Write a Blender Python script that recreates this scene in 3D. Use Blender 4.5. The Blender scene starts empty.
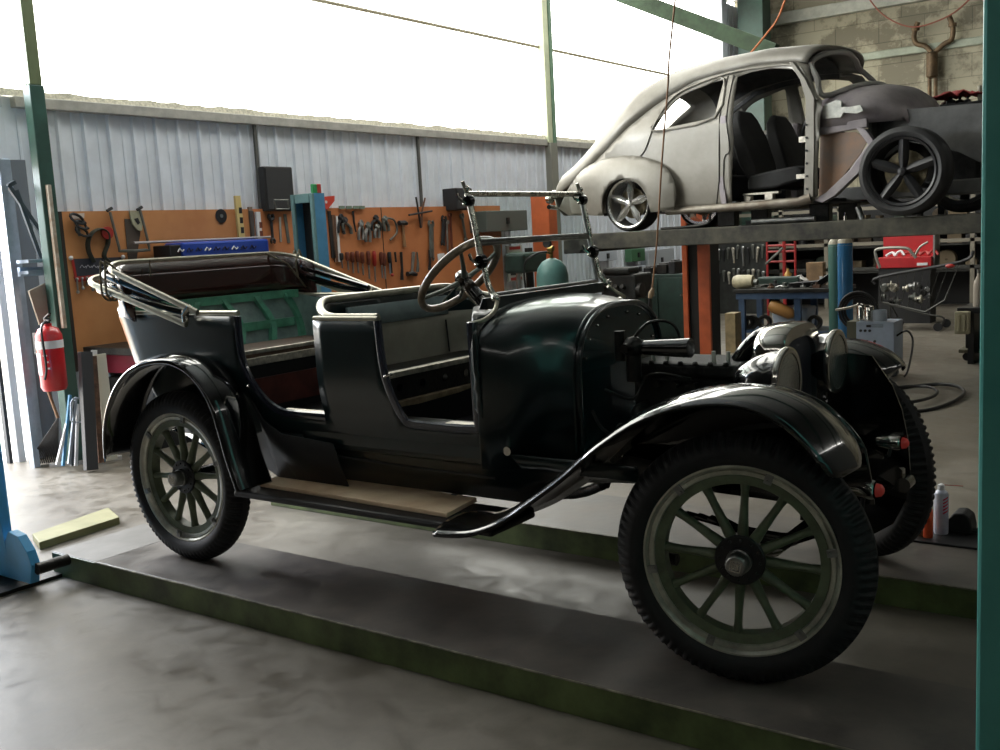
import bpy, math, random
from mathutils import Vector as V, Matrix
from mathutils.geometry import delaunay_2d_cdt
random.seed(7)
C = bpy.context.scene
col = C.collection
R = math.radians
PI = math.pi
# ------------------------------------------------------------------ camera
F_PX = 1015.0; YAW = .6291; PITCH = .136; ROLL = -.0543
CAM = V((4.1886, -3.0244, 1.5179))
d = V((-math.sin(YAW)*math.cos(PITCH), math.cos(YAW)*math.cos(PITCH), -math.sin(PITCH)))
r_ = d.cross(V((0, 0, 1))).normalized(); u_ = r_.cross(d)
RT = math.cos(ROLL)*r_ + math.sin(ROLL)*u_
UP = -math.sin(ROLL)*r_ + math.cos(ROLL)*u_
cd = bpy.data.cameras.new('camera'); cam = bpy.data.objects.new('camera', cd); col.objects.link(cam)
m = Matrix((RT, UP, -d)).transposed().to_4x4(); m.translation = CAM
cam.matrix_world = m
cd.sensor_width = 36; cd.lens = F_PX/1000*36; cd.clip_end = 200
C.camera = cam
FL = -.129
def at(ax, val, px, py):
    """world point where a survey ray of the photograph meets a plane of the room (ax 0/1/2 = val)"""
    v = d + RT*((px-500)/F_PX) - UP*((py-375)/F_PX)
    t = (val-CAM[ax])/v[ax]
    return CAM + v*t
# ------------------------------------------------------------------ materials
MATS = {}
def mat(name, c, rough=.5, metal=0., var=0., scale=6., bump=0., coat=0., c2=None, bscale=None, emit=0, rvar=0, spec=.5, detail=6, trans=0):
    if name in MATS: return MATS[name]
    m = bpy.data.materials.new(name); m.use_nodes = True
    nt = m.node_tree; b = nt.nodes['Principled BSDF']; N = nt.nodes; L = nt.links
    b.inputs['Base Color'].default_value = (*c, 1); b.inputs['Roughness'].default_value = rough
    b.inputs['Metallic'].default_value = metal; b.inputs['Coat Weight'].default_value = coat
    b.inputs['Coat Roughness'].default_value = .04
    b.inputs['Specular IOR Level'].default_value = spec
    if trans: b.inputs['Transmission Weight'].default_value = trans
    if emit:
        b.inputs['Emission Color'].default_value = (*c, 1); b.inputs['Emission Strength'].default_value = emit
    tc = N.new('ShaderNodeTexCoord')
    if var or c2 or rvar:
        n = N.new('ShaderNodeTexNoise'); n.inputs['Scale'].default_value = scale; n.inputs['Detail'].default_value = detail; n.inputs['Roughness'].default_value = .62
        L.new(tc.outputs['Object'], n.inputs['Vector'])
        rp = N.new('ShaderNodeValToRGB'); rp.color_ramp.elements[0].position = .35; rp.color_ramp.elements[1].position = .66
        cc = c2 if c2 else tuple(x*(1+var) for x in c)
        ca = c if c2 else tuple(max(0, x*(1-var)) for x in c)
        rp.color_ramp.elements[0].color = (*ca, 1); rp.color_ramp.elements[1].color = (*cc, 1)
        L.new(n.outputs['Fac'], rp.inputs['Fac']); L.new(rp.outputs['Color'], b.inputs['Base Color'])
        if rvar:
            mr = N.new('ShaderNodeMapRange'); mr.inputs['To Min'].default_value = max(.02, rough-rvar); mr.inputs['To Max'].default_value = min(1, rough+rvar)
            mr.inputs['From Min'].default_value = .3; mr.inputs['From Max'].default_value = .7
            L.new(n.outputs['Fac'], mr.inputs['Value']); L.new(mr.outputs['Result'], b.inputs['Roughness'])
    if bump:
        n2 = N.new('ShaderNodeTexNoise'); n2.inputs['Scale'].default_value = bscale or scale*6; n2.inputs['Detail'].default_value = 4
        L.new(tc.outputs['Object'], n2.inputs['Vector'])
        bp = N.new('ShaderNodeBump'); bp.inputs['Strength'].default_value = bump; bp.inputs['Distance'].default_value = .01
        L.new(n2.outputs['Fac'], bp.inputs['Height']); L.new(bp.outputs['Normal'], b.inputs['Normal'])
    MATS[name] = m
    return m
PAINT = mat('dark_green_gloss_paint', (.003, .013, .014), .28, coat=.7, var=.25, scale=3); PAINT.node_tree.nodes['Principled BSDF'].inputs['Coat Roughness'].default_value = .12
TEAL = mat('firewall_teal_paint', (.004, .026, .030), .2, coat=.8, var=.3, scale=4)
BLACK = mat('black_gloss_enamel', (.003, .003, .0035), .14, coat=1, rvar=.06, scale=9)
SATIN = mat('satin_black', (.008, .008, .009), .45)
CHROME = mat('nickel_plate', (.62, .6, .55), .12, 1, rvar=.06, scale=12)
NICK = mat('aged_nickel', (.72, .70, .62), .27, 1, rvar=.08, scale=14)
STEEL = mat('dull_steel', (.28, .28, .27), .38, 1, var=.3, scale=14)
DSTEEL = mat('dark_oily_steel', (.022, .021, .019), .42, .5, var=.5, scale=12, bump=.3)
RUBBER = mat('black_rubber', (.008, .008, .009), .68, var=.3, scale=20, bump=.15, bscale=90)
OLIVE = mat('olive_painted_wood', (.10, .12, .07), .42, var=.3, scale=12, bump=.15)
RIMM = mat('silver_painted_rim', (.48, .47, .40), .33, .6, var=.35, scale=9)
PALEB = mat('bead_sky_sheen', (.42, .40, .32), .32, .7, var=.2, scale=12)  # pale tone stands in for sky reflected on dark mouldings and bows
MAROON = mat('maroon_varnish', (.045, .014, .011), .16, coat=1, var=.3, scale=5)
GREENF = mat('mid_green_frame_paint', (.12, .40, .27), .4, var=.3, scale=9)
LINING = mat('blue_grey_inner_panel', (.26, .37, .36), .4, var=.3, scale=7)
PADG = mat('grey_blue_pad', (.24, .31, .32), .6, var=.12, scale=9)
BEIGE = mat('grey_beige_trim_board', (.30, .29, .24), .6, var=.15, scale=4, bump=.1)
WOOD = mat('lightened_raw_pine', (.72, .50, .31), .6, c2=(.92, .72, .50), scale=5, bump=.2)  # timber colour lightened to stand in for light on the shaded plank
BWOOD = mat('brown_seat_wood', (.09, .05, .028), .55, var=.4, scale=9, bump=.2)
REDP = mat('dull_red_panel', (.10, .022, .015), .5, var=.4, scale=7)
ALUM = mat('worn_aluminium_strip', (.5, .47, .40), .4, .6, var=.35, scale=25)
WHEELW = mat('varnished_rim_wood', (.17, .12, .075), .35, coat=.4, var=.3, scale=30)
def glass(name, tint=(.8, .86, .84), op=.08):
    m = bpy.data.materials.new(name); m.use_nodes = True; nt = m.node_tree; nt.nodes.clear()
    o = nt.nodes.new('ShaderNodeOutputMaterial'); t = nt.nodes.new('ShaderNodeBsdfTransparent'); g = nt.nodes.new('ShaderNodeBsdfGlossy')
    t.inputs[0].default_value = (*tint, 1); g.inputs['Roughness'].default_value = .02
    fr = nt.nodes.new('ShaderNodeLayerWeight'); fr.inputs[0].default_value = .5
    pw = nt.nodes.new('ShaderNodeMath'); pw.operation = 'POWER'; pw.inputs[1].default_value = 4
    nt.links.new(fr.outputs['Facing'], pw.inputs[0])
    ad = nt.nodes.new('ShaderNodeMath'); ad.operation = 'MULTIPLY_ADD'; ad.inputs[1].default_value = .6 if op else .08; ad.inputs[2].default_value = op*.5
    nt.links.new(pw.outputs[0], ad.inputs[0])
    mx = nt.nodes.new('ShaderNodeMixShader'); nt.links.new(ad.outputs[0], mx.inputs[0]); nt.links.new(t.outputs[0], mx.inputs[1]); nt.links.new(g.outputs[0], mx.inputs[2])
    nt.links.new(mx.outputs[0], o.inputs[0]); return m
GLASS = glass('windscreen_glass', (.78, .84, .82)); CLEAR = glass('window_glass', (.97, .98, .97), .0)
# ------------------------------------------------------------------ mesh builder
def chain(o):
    m = Matrix.Identity(4)
    while o is not None:
        m = o.matrix_basis @ m; o = o.parent
    return m
class MB:
    def __init__(s): s.v = []; s.f = []
    def add(s, vs, fs, M=None):
        n = len(s.v)
        s.v += [tuple(M @ V(p)) if M else tuple(p) for p in vs]; s.f += [tuple(i+n for i in f) for f in fs]
        return s
    def box(s, c, sz, rot=None, taper=1):
        x, y, z = sz[0]/2, sz[1]/2, sz[2]/2
        vs = [(a*x*(taper if k > 0 else 1), b*y*(taper if k > 0 else 1), k*z) for k in (-1, 1) for a, b in ((-1, -1), (1, -1), (1, 1), (-1, 1))]
        M = Matrix.Translation(c) @ (rot.to_4x4() if rot else Matrix.Identity(4))
        return s.add(vs, [(3, 2, 1, 0), (4, 5, 6, 7), (0, 1, 5, 4), (1, 2, 6, 5), (2, 3, 7, 6), (3, 0, 4, 7)], M)
    def bb(s, a, b):
        return s.box([(a[i]+b[i])/2 for i in range(3)], [abs(a[i]-b[i]) for i in range(3)])
    def bar(s, a, b, w, h, up=(0, 0, 1)):
        a = V(a); b = V(b); t = (b-a); L = t.length; t.normalize(); up = V(up)
        if abs(t.dot(up)) > .98: up = V((0, 1, 0))
        y = up.cross(t).normalized(); z = t.cross(y)
        return s.box((a+b)/2, (L, w, h), Matrix((t, y, z)).transposed())
    def tube(s, pts, r, seg=10, closed=False, cap=True, sq=None):
        pts = [V(p) for p in pts]; n = len(pts); rings = []
        prev = None
        for i, p in enumerate(pts):
            a = pts[(i-1) % n] if (closed or i > 0) else p; b = pts[(i+1) % n] if (closed or i < n-1) else p
            t = (b-a)
            if t.length < 1e-9: t = V((0, 0, 1))
            t.normalize()
            if prev is None:
                u = V((0, 0, 1)) if abs(t.z) < .9 else V((1, 0, 0))
                x = u.cross(t).normalized()
            else:
                x = (prev - t*prev.dot(t)).normalized()
            prev = x; y = t.cross(x)
            rr = r[i] if isinstance(r, (list, tuple)) else r
            sx, sy = sq or (1, 1)
            rings.append([p + x*rr*sx*math.cos(k*2*PI/seg) + y*rr*sy*math.sin(k*2*PI/seg) for k in range(seg)])
        return s.loft(rings, True, closed, cap and not closed)
    def loft(s, rings, ring_closed=True, closed=False, cap=False):
        n = len(rings[0]); vs = [p for q in rings for p in q]; fs = []
        m = len(rings)
        for i in range(m if closed else m-1):
            for k in range(n if ring_closed else n-1):
                a = i*n+k; b = i*n+(k+1) % n; c = ((i+1) % m)*n+(k+1) % n; e = ((i+1) % m)*n+k
                fs.append((a, b, c, e))
        if cap and ring_closed: fs.append(tuple(range(n-1, -1, -1))); fs.append(tuple((m-1)*n+k for k in range(n)))
        return s.add(vs, fs)
    def cyl(s, a, b, r, r2=None, seg=20): return s.tube([a, b], [r, r if r2 is None else r2], seg)
    def lathe(s, prof, seg=32, o=(0, 0, 0), axis='Z', mod=None, closed=False, M=None):
        rings = []
        for k in range(seg):
            a = 2*PI*k/seg; rg = []
            for j, (r, h) in enumerate(prof):
                rr = r + (mod(k, j) if mod else 0)
                c, sn = rr*math.cos(a), rr*math.sin(a)
                p = {'Z': (c, sn, h), 'Y': (c, h, sn), 'X': (h, c, sn)}[axis]
                p = V(p)
                if M: p = M @ p
                rg.append(p + V(o))
            rings.append(rg)
        s.loft(rings, closed, True, False)
        return s
    def sphere(s, c, r, sc=(1, 1, 1), seg=16):
        n = seg//2
        prof = [(max(1e-5, r*math.sin(PI*i/n)), -r*math.cos(PI*i/n)) for i in range(n+1)]
        return s.lathe(prof, seg, (0, 0, 0), 'Z', M=None) if False else s._sph(c, prof, seg, sc)
    def _sph(s, c, prof, seg, sc):
        rings = [[V((c[0]+r*math.cos(2*PI*k/seg)*sc[0], c[1]+r*math.sin(2*PI*k/seg)*sc[1], c[2]+h*sc[2])) for k in range(seg)] for r, h in prof]
        return s.loft(rings, True, False, True)
    def prism(s, o2, f, t):
        """flat outline o2 (u,v) -> f(u,v,depth), depth 0..t"""
        n = len(o2); vs = [f(u, v, 0) for u, v in o2] + [f(u, v, t) for u, v in o2]
        fs = [tuple(range(n)), tuple(range(2*n-1, n-1, -1))] + [(i, i+n, (i+1) % n+n, (i+1) % n) for i in range(n)]
        return s.add(vs, fs)
    def obj(s, name, m, parent=None, smooth=38, bevel=0, solid=0, sub=0, seg=2):
        me = bpy.data.meshes.new(name)
        inv = chain(parent).inverted() if parent else Matrix.Identity(4)
        vs = [inv @ V(p) for p in s.v]
        c = V((0, 0, 0))
        if vs:
            lo = V([min(p[i] for p in vs) for i in range(3)]); hi = V([max(p[i] for p in vs) for i in range(3)])
            c = (lo+hi)/2
            if parent is None: c.z = lo.z
        me.from_pydata([tuple(p-c) for p in vs], [], s.f); me.update()
        import bmesh
        bm = bmesh.new(); bm.from_mesh(me); bmesh.ops.recalc_face_normals(bm, faces=bm.faces); bm.to_mesh(me); bm.free()
        if smooth:
            me.shade_smooth(); me.set_sharp_from_angle(angle=R(smooth))
        me.materials.append(m)
        o = bpy.data.objects.new(name, me); col.objects.link(o); o.location = c
        if parent: o.parent = parent
        if solid:
            k = o.modifiers.new('s', 'SOLIDIFY'); k.thickness = solid; k.offset = 0
        if bevel:
            k = o.modifiers.new('b', 'BEVEL'); k.width = bevel; k.segments = seg; k.limit_method = 'ANGLE'; k.angle_limit = R(40); k.harden_normals = False
        if sub:
            k = o.modifiers.new('u', 'SUBSURF'); k.levels = sub; k.render_levels = sub
        return o
def inside(p, poly):
    x, y = p; c = False; n = len(poly); j = n-1
    for i in range(n):
        a, b = poly[i], poly[j]
        if (a[1] > y) != (b[1] > y) and x < (b[0]-a[0])*(y-a[1])/(b[1]-a[1])+a[0]: c = not c
        j = i
    return c
def dens(poly, st):
    out = []
    for i, a in enumerate(poly):
        b = poly[(i+1) % len(poly)]; L = math.hypot(b[0]-a[0], b[1]-a[1]); k = max(1, int(L/st))
        out += [(a[0]+(b[0]-a[0])*j/k, a[1]+(b[1]-a[1])*j/k) for j in range(k)]
    return out
def panel(mb, outline, holes, f, st=.05):
    """sheet bounded by outline with holes; f(u,v) -> xyz"""
    loops = [dens(outline, st)] + [dens(h, st) for h in holes]
    pts = []; ed = []
    for lp in loops:
        n0 = len(pts); pts += lp; ed += [(n0+i, n0+(i+1) % len(lp)) for i in range(len(lp))]
    xs = [p[0] for p in outline]; ys = [p[1] for p in outline]
    bd = list(pts)
    x = min(xs)
    while x < max(xs):
        y = min(ys)
        while y < max(ys):
            p = (x, y)
            if inside(p, outline) and not any(inside(p, h) for h in holes) and min((q[0]-x)**2+(q[1]-y)**2 for q in bd) > (st*.45)**2: pts.append(p)
            y += st
        x += st
    r = delaunay_2d_cdt([V(p) for p in pts], ed, [], 0, 1e-6)
    vs = [tuple(p) for p in r[0]]; fs = []
    for t in r[2]:
        c = (sum(vs[i][0] for i in t)/3, sum(vs[i][1] for i in t)/3)
        if inside(c, outline) and not any(inside(c, h) for h in holes): fs.append(tuple(t))
    return mb.add([f(*p) for p in vs], fs)
def smoothpts(pts, n=6, closed=False):
    P = [V(p) for p in pts]; out = []; m = len(P)
    for i in range(m if closed else m-1):
        p0 = P[(i-1) % m] if (closed or i > 0) else P[i]; p1 = P[i]; p2 = P[(i+1) % m]; p3 = P[(i+2) % m] if (closed or i < m-2) else P[(i+1) % m]
        for k in range(n):
            t = k/n
            out.append(.5*((2*p1)+(p2-p0)*t+(2*p0-5*p1+4*p2-p3)*t*t+(3*p1-p0-3*p2+p3)*t**3))
    if not closed: out.append(P[-1])
    return out
def thing(name, label, cat, loc=(0, 0, 0), rotz=0, group=None):
    o = bpy.data.objects.new(name, None); col.objects.link(o); o.location = loc; o.rotation_euler = (0, 0, rotz)
    o.empty_display_size = .1
    o['label'] = label; o['category'] = cat
    if group: o['group'] = group
    return o
def tag(o, label, cat, group=None):
    o['label'] = label; o['category'] = cat
    if group: o['group'] = group
    return o
def struct(o): o['kind'] = 'structure'; return o
def children(o): return [c for c in bpy.data.objects if c.parent == o]
def copy_tree(o, parent=None):
    c = o.copy(); col.objects.link(c)
    if parent: c.parent = parent
    for ch in children(o): copy_tree(ch, c)
    return c
def place(o, loc, rotz=0, label=None, group=None):
    c = copy_tree(o); c.location = loc; c.rotation_euler = (0, 0, rotz)
    if label: c['label'] = label
    if group: c['group'] = group
    return c
def ringm(c, n):
    """matrix putting local Z along n at c"""
    n = V(n).normalized(); return Matrix.Translation(c) @ n.to_track_quat('Z', 'Y').to_matrix().to_4x4()
# ================================================================== SETTING
WX = -4.0; BY = 17.0; CEIL = 5.75; RX = 9.5; FY = -8.5
def floor_mat():
    m = mat('worn_concrete', (.118, .102, .080), .40, c2=(.20, .18, .148), scale=.9, detail=12)
    nt = m.node_tree; N = nt.nodes; L = nt.links; b = N['Principled BSDF']
    tc = [n for n in N if n.type == 'TEX_COORD'][0]
    base = b.inputs['Base Color'].links[0].from_socket
    n = N.new('ShaderNodeTexNoise'); n.inputs['Scale'].default_value = 5.5; n.inputs['Detail'].default_value = 8; n.inputs['Roughness'].default_value = .7
    n.inputs['Distortion'].default_value = .6
    L.new(tc.outputs['Object'], n.inputs['Vector'])
    r = N.new('ShaderNodeValToRGB'); r.color_ramp.elements[0].position = .36; r.color_ramp.elements[1].position = .56
    r.color_ramp.elements[0].color = (.5, .48, .45, 1); r.color_ramp.elements[1].color = (1, 1, 1, 1)
    L.new(n.outputs['Fac'], r.inputs['Fac'])
    mx = N.new('ShaderNodeMix'); mx.data_type = 'RGBA'; mx.blend_type = 'MULTIPLY'; mx.inputs['Factor'].default_value = .6
    L.new(base, mx.inputs['A']); L.new(r.outputs['Color'], mx.inputs['B']); L.new(mx.outputs['Result'], b.inputs['Base Color'])
    mr = N.new('ShaderNodeMapRange'); mr.inputs['From Min'].default_value = .3; mr.inputs['From Max'].default_value = .7; mr.inputs['To Min'].default_value = .3; mr.inputs['To Max'].default_value = .62
    L.new(n.outputs['Fac'], mr.inputs['Value']); L.new(mr.outputs['Result'], b.inputs['Roughness'])
    bp = N.new('ShaderNodeBump'); bp.inputs['Strength'].default_value = .12; bp.inputs['Distance'].default_value = .01
    L.new(n.outputs['Fac'], bp.inputs['Height']); L.new(bp.outputs['Normal'], b.inputs['Normal'])
    return m
CONC = floor_mat()
struct(MB().bb((WX-.1, FY, FL-.15), (RX, BY+.1, FL)).obj('floor', CONC, smooth=0))
YARD = mat('sunlit_yard_concrete', (.55, .54, .5), .8, var=.1)
struct(MB().bb((-30, -20, FL-.3), (WX-.1, 34, FL-.04)).obj('ground', YARD, smooth=0))
CLAD = mat('galvanised_grey_cladding', (.66, .70, .77), .5, .0, var=.08, scale=3, bump=.03)
def cladding(y0, y1, z0, z1, name, x=WX, pitch=.245):
    mb = MB(); prof = []; y = y0
    while y < y1:
        for dy, dx in ((0, 0), (pitch*.40, 0), (pitch*.43, .008), (pitch*.5, .008), (pitch*.53, 0), (pitch*.80, 0), (pitch*.85, .03), (pitch*.95, .03), (pitch*.99, 0)):
            if y+dy <= y1: prof.append((y+dy, dx))
        y += pitch
    prof.append((y1, 0))
    rings = [[V((x+dx, yy, z)) for yy, dx in prof] for z in (z0, z1)]
    mb.loft(rings, False)
    return struct(mb.obj(name, CLAD, smooth=20))
ZT = at(0, WX, 260, 117).z
cladding(1.55, 15.7, FL, ZT, 'wall_left')
cladding(-1.2, 1.55, 2.32, ZT, 'wall_left')
struct(MB().bb((WX-.1, -8.5, 2.35), (WX, -1.2, CEIL)).obj('wall_left', mat('dark_unseen_wall', (.05, .05, .045), .8), smooth=0))          # unseen stretch, closes the window band to keep the car's side dark
cladding(15.7, BY, FL, CEIL, 'wall_left')
struct(MB().bb((WX-.12, -8.5, FL), (WX-.02, -1.6, 2.35)).obj('wall_left', MATS['dark_unseen_wall'], smooth=0))  # unseen stretch, coloured dark so the car's side reflects little
GIRT = mat('grey_top_girt', (.42, .41, .38), .5, .2, var=.15, scale=8)
DUST = mat('dusty_cream_fluff', (.55, .52, .42), .9, var=.3, scale=40, bump=.6)
struct(MB().bb((WX-.02, 1.62, ZT-.09), (WX+.08, 15.7, ZT)).obj('trim_1', GIRT, smooth=0, bevel=.006))
struct(MB().bb((WX-.02, -1.2, ZT-.10), (WX+.09, 1.5, ZT)).obj('trim_2', mat('pale_blue_grey_girt', (.5, .53, .58), .5), smooth=0, bevel=.006))
mb = MB(); rr = [] ; y = -1.2
ra = []; 
while y < 15.6:
    ra.append(y); y += .09
rings = [[V((WX+.07, y, ZT)), V((WX+.05, y, ZT+.045+.02*random.random())), V((WX-.1, y, ZT+.05+.02*random.random())), V((WX-.12, y, ZT))] for y in ra]
struct(mb.loft(rings, False).obj('trim_3', DUST))
# high window band: glazing with mullion posts and a bar
GREENP = mat('sage_green_steel_paint', (.13, .22, .15), .45, var=.25, scale=4)
DGREEN = mat('dark_green_steel_paint', (.025, .06, .045), .45, var=.3, scale=3)
PALE = mat('pale_mullion_green', (.48, .52, .36), .6, var=.12)  # paler green for one half of the mullion post
w = struct(MB().bb((WX-.06, -1.2, ZT+.02), (WX-.05, 15.7, CEIL)).obj('window_1', CLEAR, smooth=0))
bz = at(0, WX, 500, 39).z
mb = MB(); mb.tube([(WX, -1.2, bz), (WX, 15.7, bz)], .022, 8)
struct(mb.obj('trim_4', mat('weathered_bar', (.30, .27, .19), .6), smooth=30))
yb = at(0, WX, 543, 60).y
mb = MB().bb((WX-.02, yb-.11, ZT-.05), (WX+.10, yb+.02, CEIL)); struct(mb.obj('trim_5', PALE, smooth=0, bevel=.01))
mb = MB().bb((WX-.02, yb+.02, ZT-.05), (WX+.12, yb+.09, CEIL)); struct(mb.obj('trim_6', GREENP, smooth=0, bevel=.006))
mb = MB().bb((WX+.02, yb-.10, FL), (WX+.13, yb+.08, ZT-.05)); struct(mb.obj('trim_7', mat('wall_post_grey', (.2, .2, .17), .6), smooth=0, bevel=.006))
for pxx in (254, 416):
    y = at(0, WX, pxx, 160).y
    struct(MB().bb((WX+.03, y-.015, 1.8), (WX+.06, y+.015, ZT-.08)).obj('trim_8', mat('dark_seam', (.08, .08, .075), .6), smooth=0))
# left green post carrying the roof, beside the door opening
x0 = -3.42; yp = 1.42
gp = struct(MB().bb((x0-.03, yp, FL), (x0+.075, yp+.12, ZT)).obj('trim_9', mat('mid_dark_green_post', (.035, .095, .075), .45, var=.25, scale=3), smooth=0, bevel=.008))
gp = struct(MB().bb((x0-.01, yp+.01, ZT), (x0+.07, yp+.11, CEIL)).obj('trim_10', mat('olive_upper_post', (.16, .20, .10), .5, var=.1), smooth=0, bevel=.008))
struct(MB().bb((x0+.080, yp+.03, .98), (x0+.12, yp+.06, 2.10)).obj('trim_11', mat('chipped_white_strip', (.55, .5, .42), .6, c2=(.25, .15, .08), scale=7), smooth=0, bevel=.004))
# door opening frame (galvanised jamb and track)
GALV = mat('galvanised_steel_blue', (.36, .42, .50), .4, .4, var=.15, scale=6)
struct(MB().bb((WX+.02, 1.40, FL), (WX+.12, 1.50, 2.35)).obj('door_1', GALV, smooth=0, bevel=.008))
struct(MB().bb((WX+.02, 1.50, FL), (WX+.06, 1.66, 2.35)).obj('door_2', mat('blue_grey_track', (.16, .18, .21), .5), smooth=0, bevel=.004))
struct(MB().bb((WX-.02, 1.31, FL), (WX+.05, 1.37, 2.35)).obj('trim_12', mat('white_door_edge', (.75, .76, .78), .5), smooth=0))
struct(MB().bb((WX-.02, 1.24, FL), (WX+.03, 1.27, 2.35)).obj('trim_13', mat('dark_track', (.04, .045, .055), .5), smooth=0))
# block wall
def block_mat():
    m = bpy.data.materials.new('painted_blockwork'); m.use_nodes = True; nt = m.node_tree; N = nt.nodes; L = nt.links; b = N['Principled BSDF']
    tc = N.new('ShaderNodeTexCoord'); mp = N.new('ShaderNodeMapping'); mp.inputs['Rotation'].default_value = (PI/2, 0, 0)
    L.new(tc.outputs['Object'], mp.inputs['Vector'])
    br = N.new('ShaderNodeTexBrick'); br.inputs['Scale'].default_value = 1; br.inputs['Brick Width'].default_value = .8; br.inputs['Row Height'].default_value = .4
    br.inputs['Mortar Size'].default_value = .008; br.inputs['Color1'].default_value = (.40, .365, .265, 1); br.inputs['Color2'].default_value = (.34, .31, .225, 1); br.inputs['Mortar'].default_value = (.23, .21, .15, 1)
    L.new(mp.outputs[0], br.inputs['Vector'])
    n = N.new('ShaderNodeTexNoise'); n.inputs['Scale'].default_value = 1.3; n.inputs['Detail'].default_value = 9; n.inputs['Roughness'].default_value = .68
    L.new(tc.outputs['Object'], n.inputs['Vector'])
    r = N.new('ShaderNodeValToRGB'); r.color_ramp.elements[0].position = .44; r.color_ramp.elements[1].position = .52
    r.color_ramp.elements[0].color = (.34, .33, .32, 1); r.color_ramp.elements[1].color = (1, 1, 1, 1)
    L.new(n.outputs['Fac'], r.inputs['Fac'])
    mx = N.new('ShaderNodeMix'); mx.data_type = 'RGBA'; mx.blend_type = 'MULTIPLY'; mx.inputs['Factor'].default_value = .75
    L.new(br.outputs['Color'], mx.inputs['A']); L.new(r.outputs['Color'], mx.inputs['B']); L.new(mx.outputs['Result'], b.inputs['Base Color'])
    b.inputs['Roughness'].default_value = .85
    return m
BLOCK = block_mat()
struct(MB().bb((WX-.1, BY, FL), (RX, BY+.2, CEIL+.2)).obj('wall_back', BLOCK, smooth=0))
pz = at(1, BY, 900, 52.3).z
struct(MB().bb((-3.3, BY-.09, pz-.07), (RX, BY, pz+.07)).obj('trim_14', mat('grey_green_wall_rail', (.33, .36, .28), .55, var=.15), smooth=0, bevel=.02))
struct(MB().bb((-3.3, BY-.16, 5.28), (RX, BY, 5.50)).obj('trim_15', mat('pale_beam', (.42, .42, .36), .6, var=.15), smooth=0, bevel=.01))
# corner column + knee brace + rafters
cc = at(1, 16.2, 757, 100)
struct(MB().bb((cc.x-.28, 16.0, FL), (cc.x+.22, 16.4, CEIL)).obj('trim_16', DGREEN, smooth=0, bevel=.01))
struct(MB().bb((WX+.02, 15.62, FL), (WX+.22, 15.85, CEIL)).obj('trim_17', CLAD, smooth=0))
kb0 = at(1, 13.5, 775, 52); kb1 = at(1, 13.5, 620, -6)
struct(MB().bar(kb1 + (kb1-kb0)*.6, kb0, .16, .26).obj('trim_18', mat('mid_green_brace', (.022, .04, .02), .85, var=.3), smooth=0, bevel=.01))
# roof: corrugated sheet
ROOF = mat('zincalume_roof_sheet', (.30, .31, .30), .5, .3, var=.15)
prof = []; y = FY
while y < BY+.2:
    prof.append(y); y += .06
SKY = [(-2.9, -1.5)]
SKYY = (1.0, 15.0)
def roofsheet(xa, xb, ya, yb_, nm='ceiling'):
    pr_ = [yy for yy in prof if ya-.03 <= yy <= yb_+.03]
    rings = [[V((x, yy, CEIL+.18+.025*math.sin(yy*2*PI/.24))) for yy in pr_] for x in (xa, xb)]
    struct(MB().loft(rings, False).obj(nm, ROOF if nm == 'ceiling' else CLEAR, solid=.01 if nm == 'ceiling' else 0))
xs = [WX-.3] + [v for p in SKY for v in p] + [RX]
for i in range(0, len(xs), 2): roofsheet(xs[i], xs[i+1], FY, BY+.2)
for i, (a_, b_) in enumerate(SKY):
    roofsheet(a_, b_, FY, SKYY[0]); roofsheet(a_, b_, SKYY[1], BY+.2)
    struct(MB().bb((a_, SKYY[0], CEIL+.18), (b_, SKYY[1], CEIL+.19)).obj('window_%d' % (i+2), CLEAR, smooth=0))
for i, y in enumerate((-4, 1.3, 6.2, 11.2, 14.6)):
    struct(MB().bb((WX, y-.08, CEIL-.15), (RX, y+.08, CEIL+.13)).obj('trim_19', DGREEN, smooth=0))
# walls out of frame that close the workshop; coloured dark to hold reflections down
INNER = mat('dark_unseen_wall', (.05, .05, .045), .8, var=.2)
struct(MB().bb((RX, FY, FL), (RX+.1, BY+.1, CEIL)).obj('wall_right', INNER, smooth=0))
struct(MB().bb((WX-.1, FY-.1, FL), (.5, FY, CEIL)).obj('wall_front', INNER, smooth=0))
struct(MB().bb((5.5, FY-.1, FL), (RX+.1, FY, CEIL)).obj('wall_front', INNER, smooth=0))
struct(MB().bb((.5, FY-.1, FL), (5.5, FY, CEIL)).obj('wall_front', INNER, smooth=0))

# ================================================================== VINTAGE CAR
YC = .73
def mir(y): return 2*YC-y
car = thing('vintage_car', 'dark green open vintage touring car, bonnet removed, standing on the low ramps', 'car', (1.45, YC, 0))
def part(name, m, mb, **k): return mb.obj(name, m, car, **k)
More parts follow.
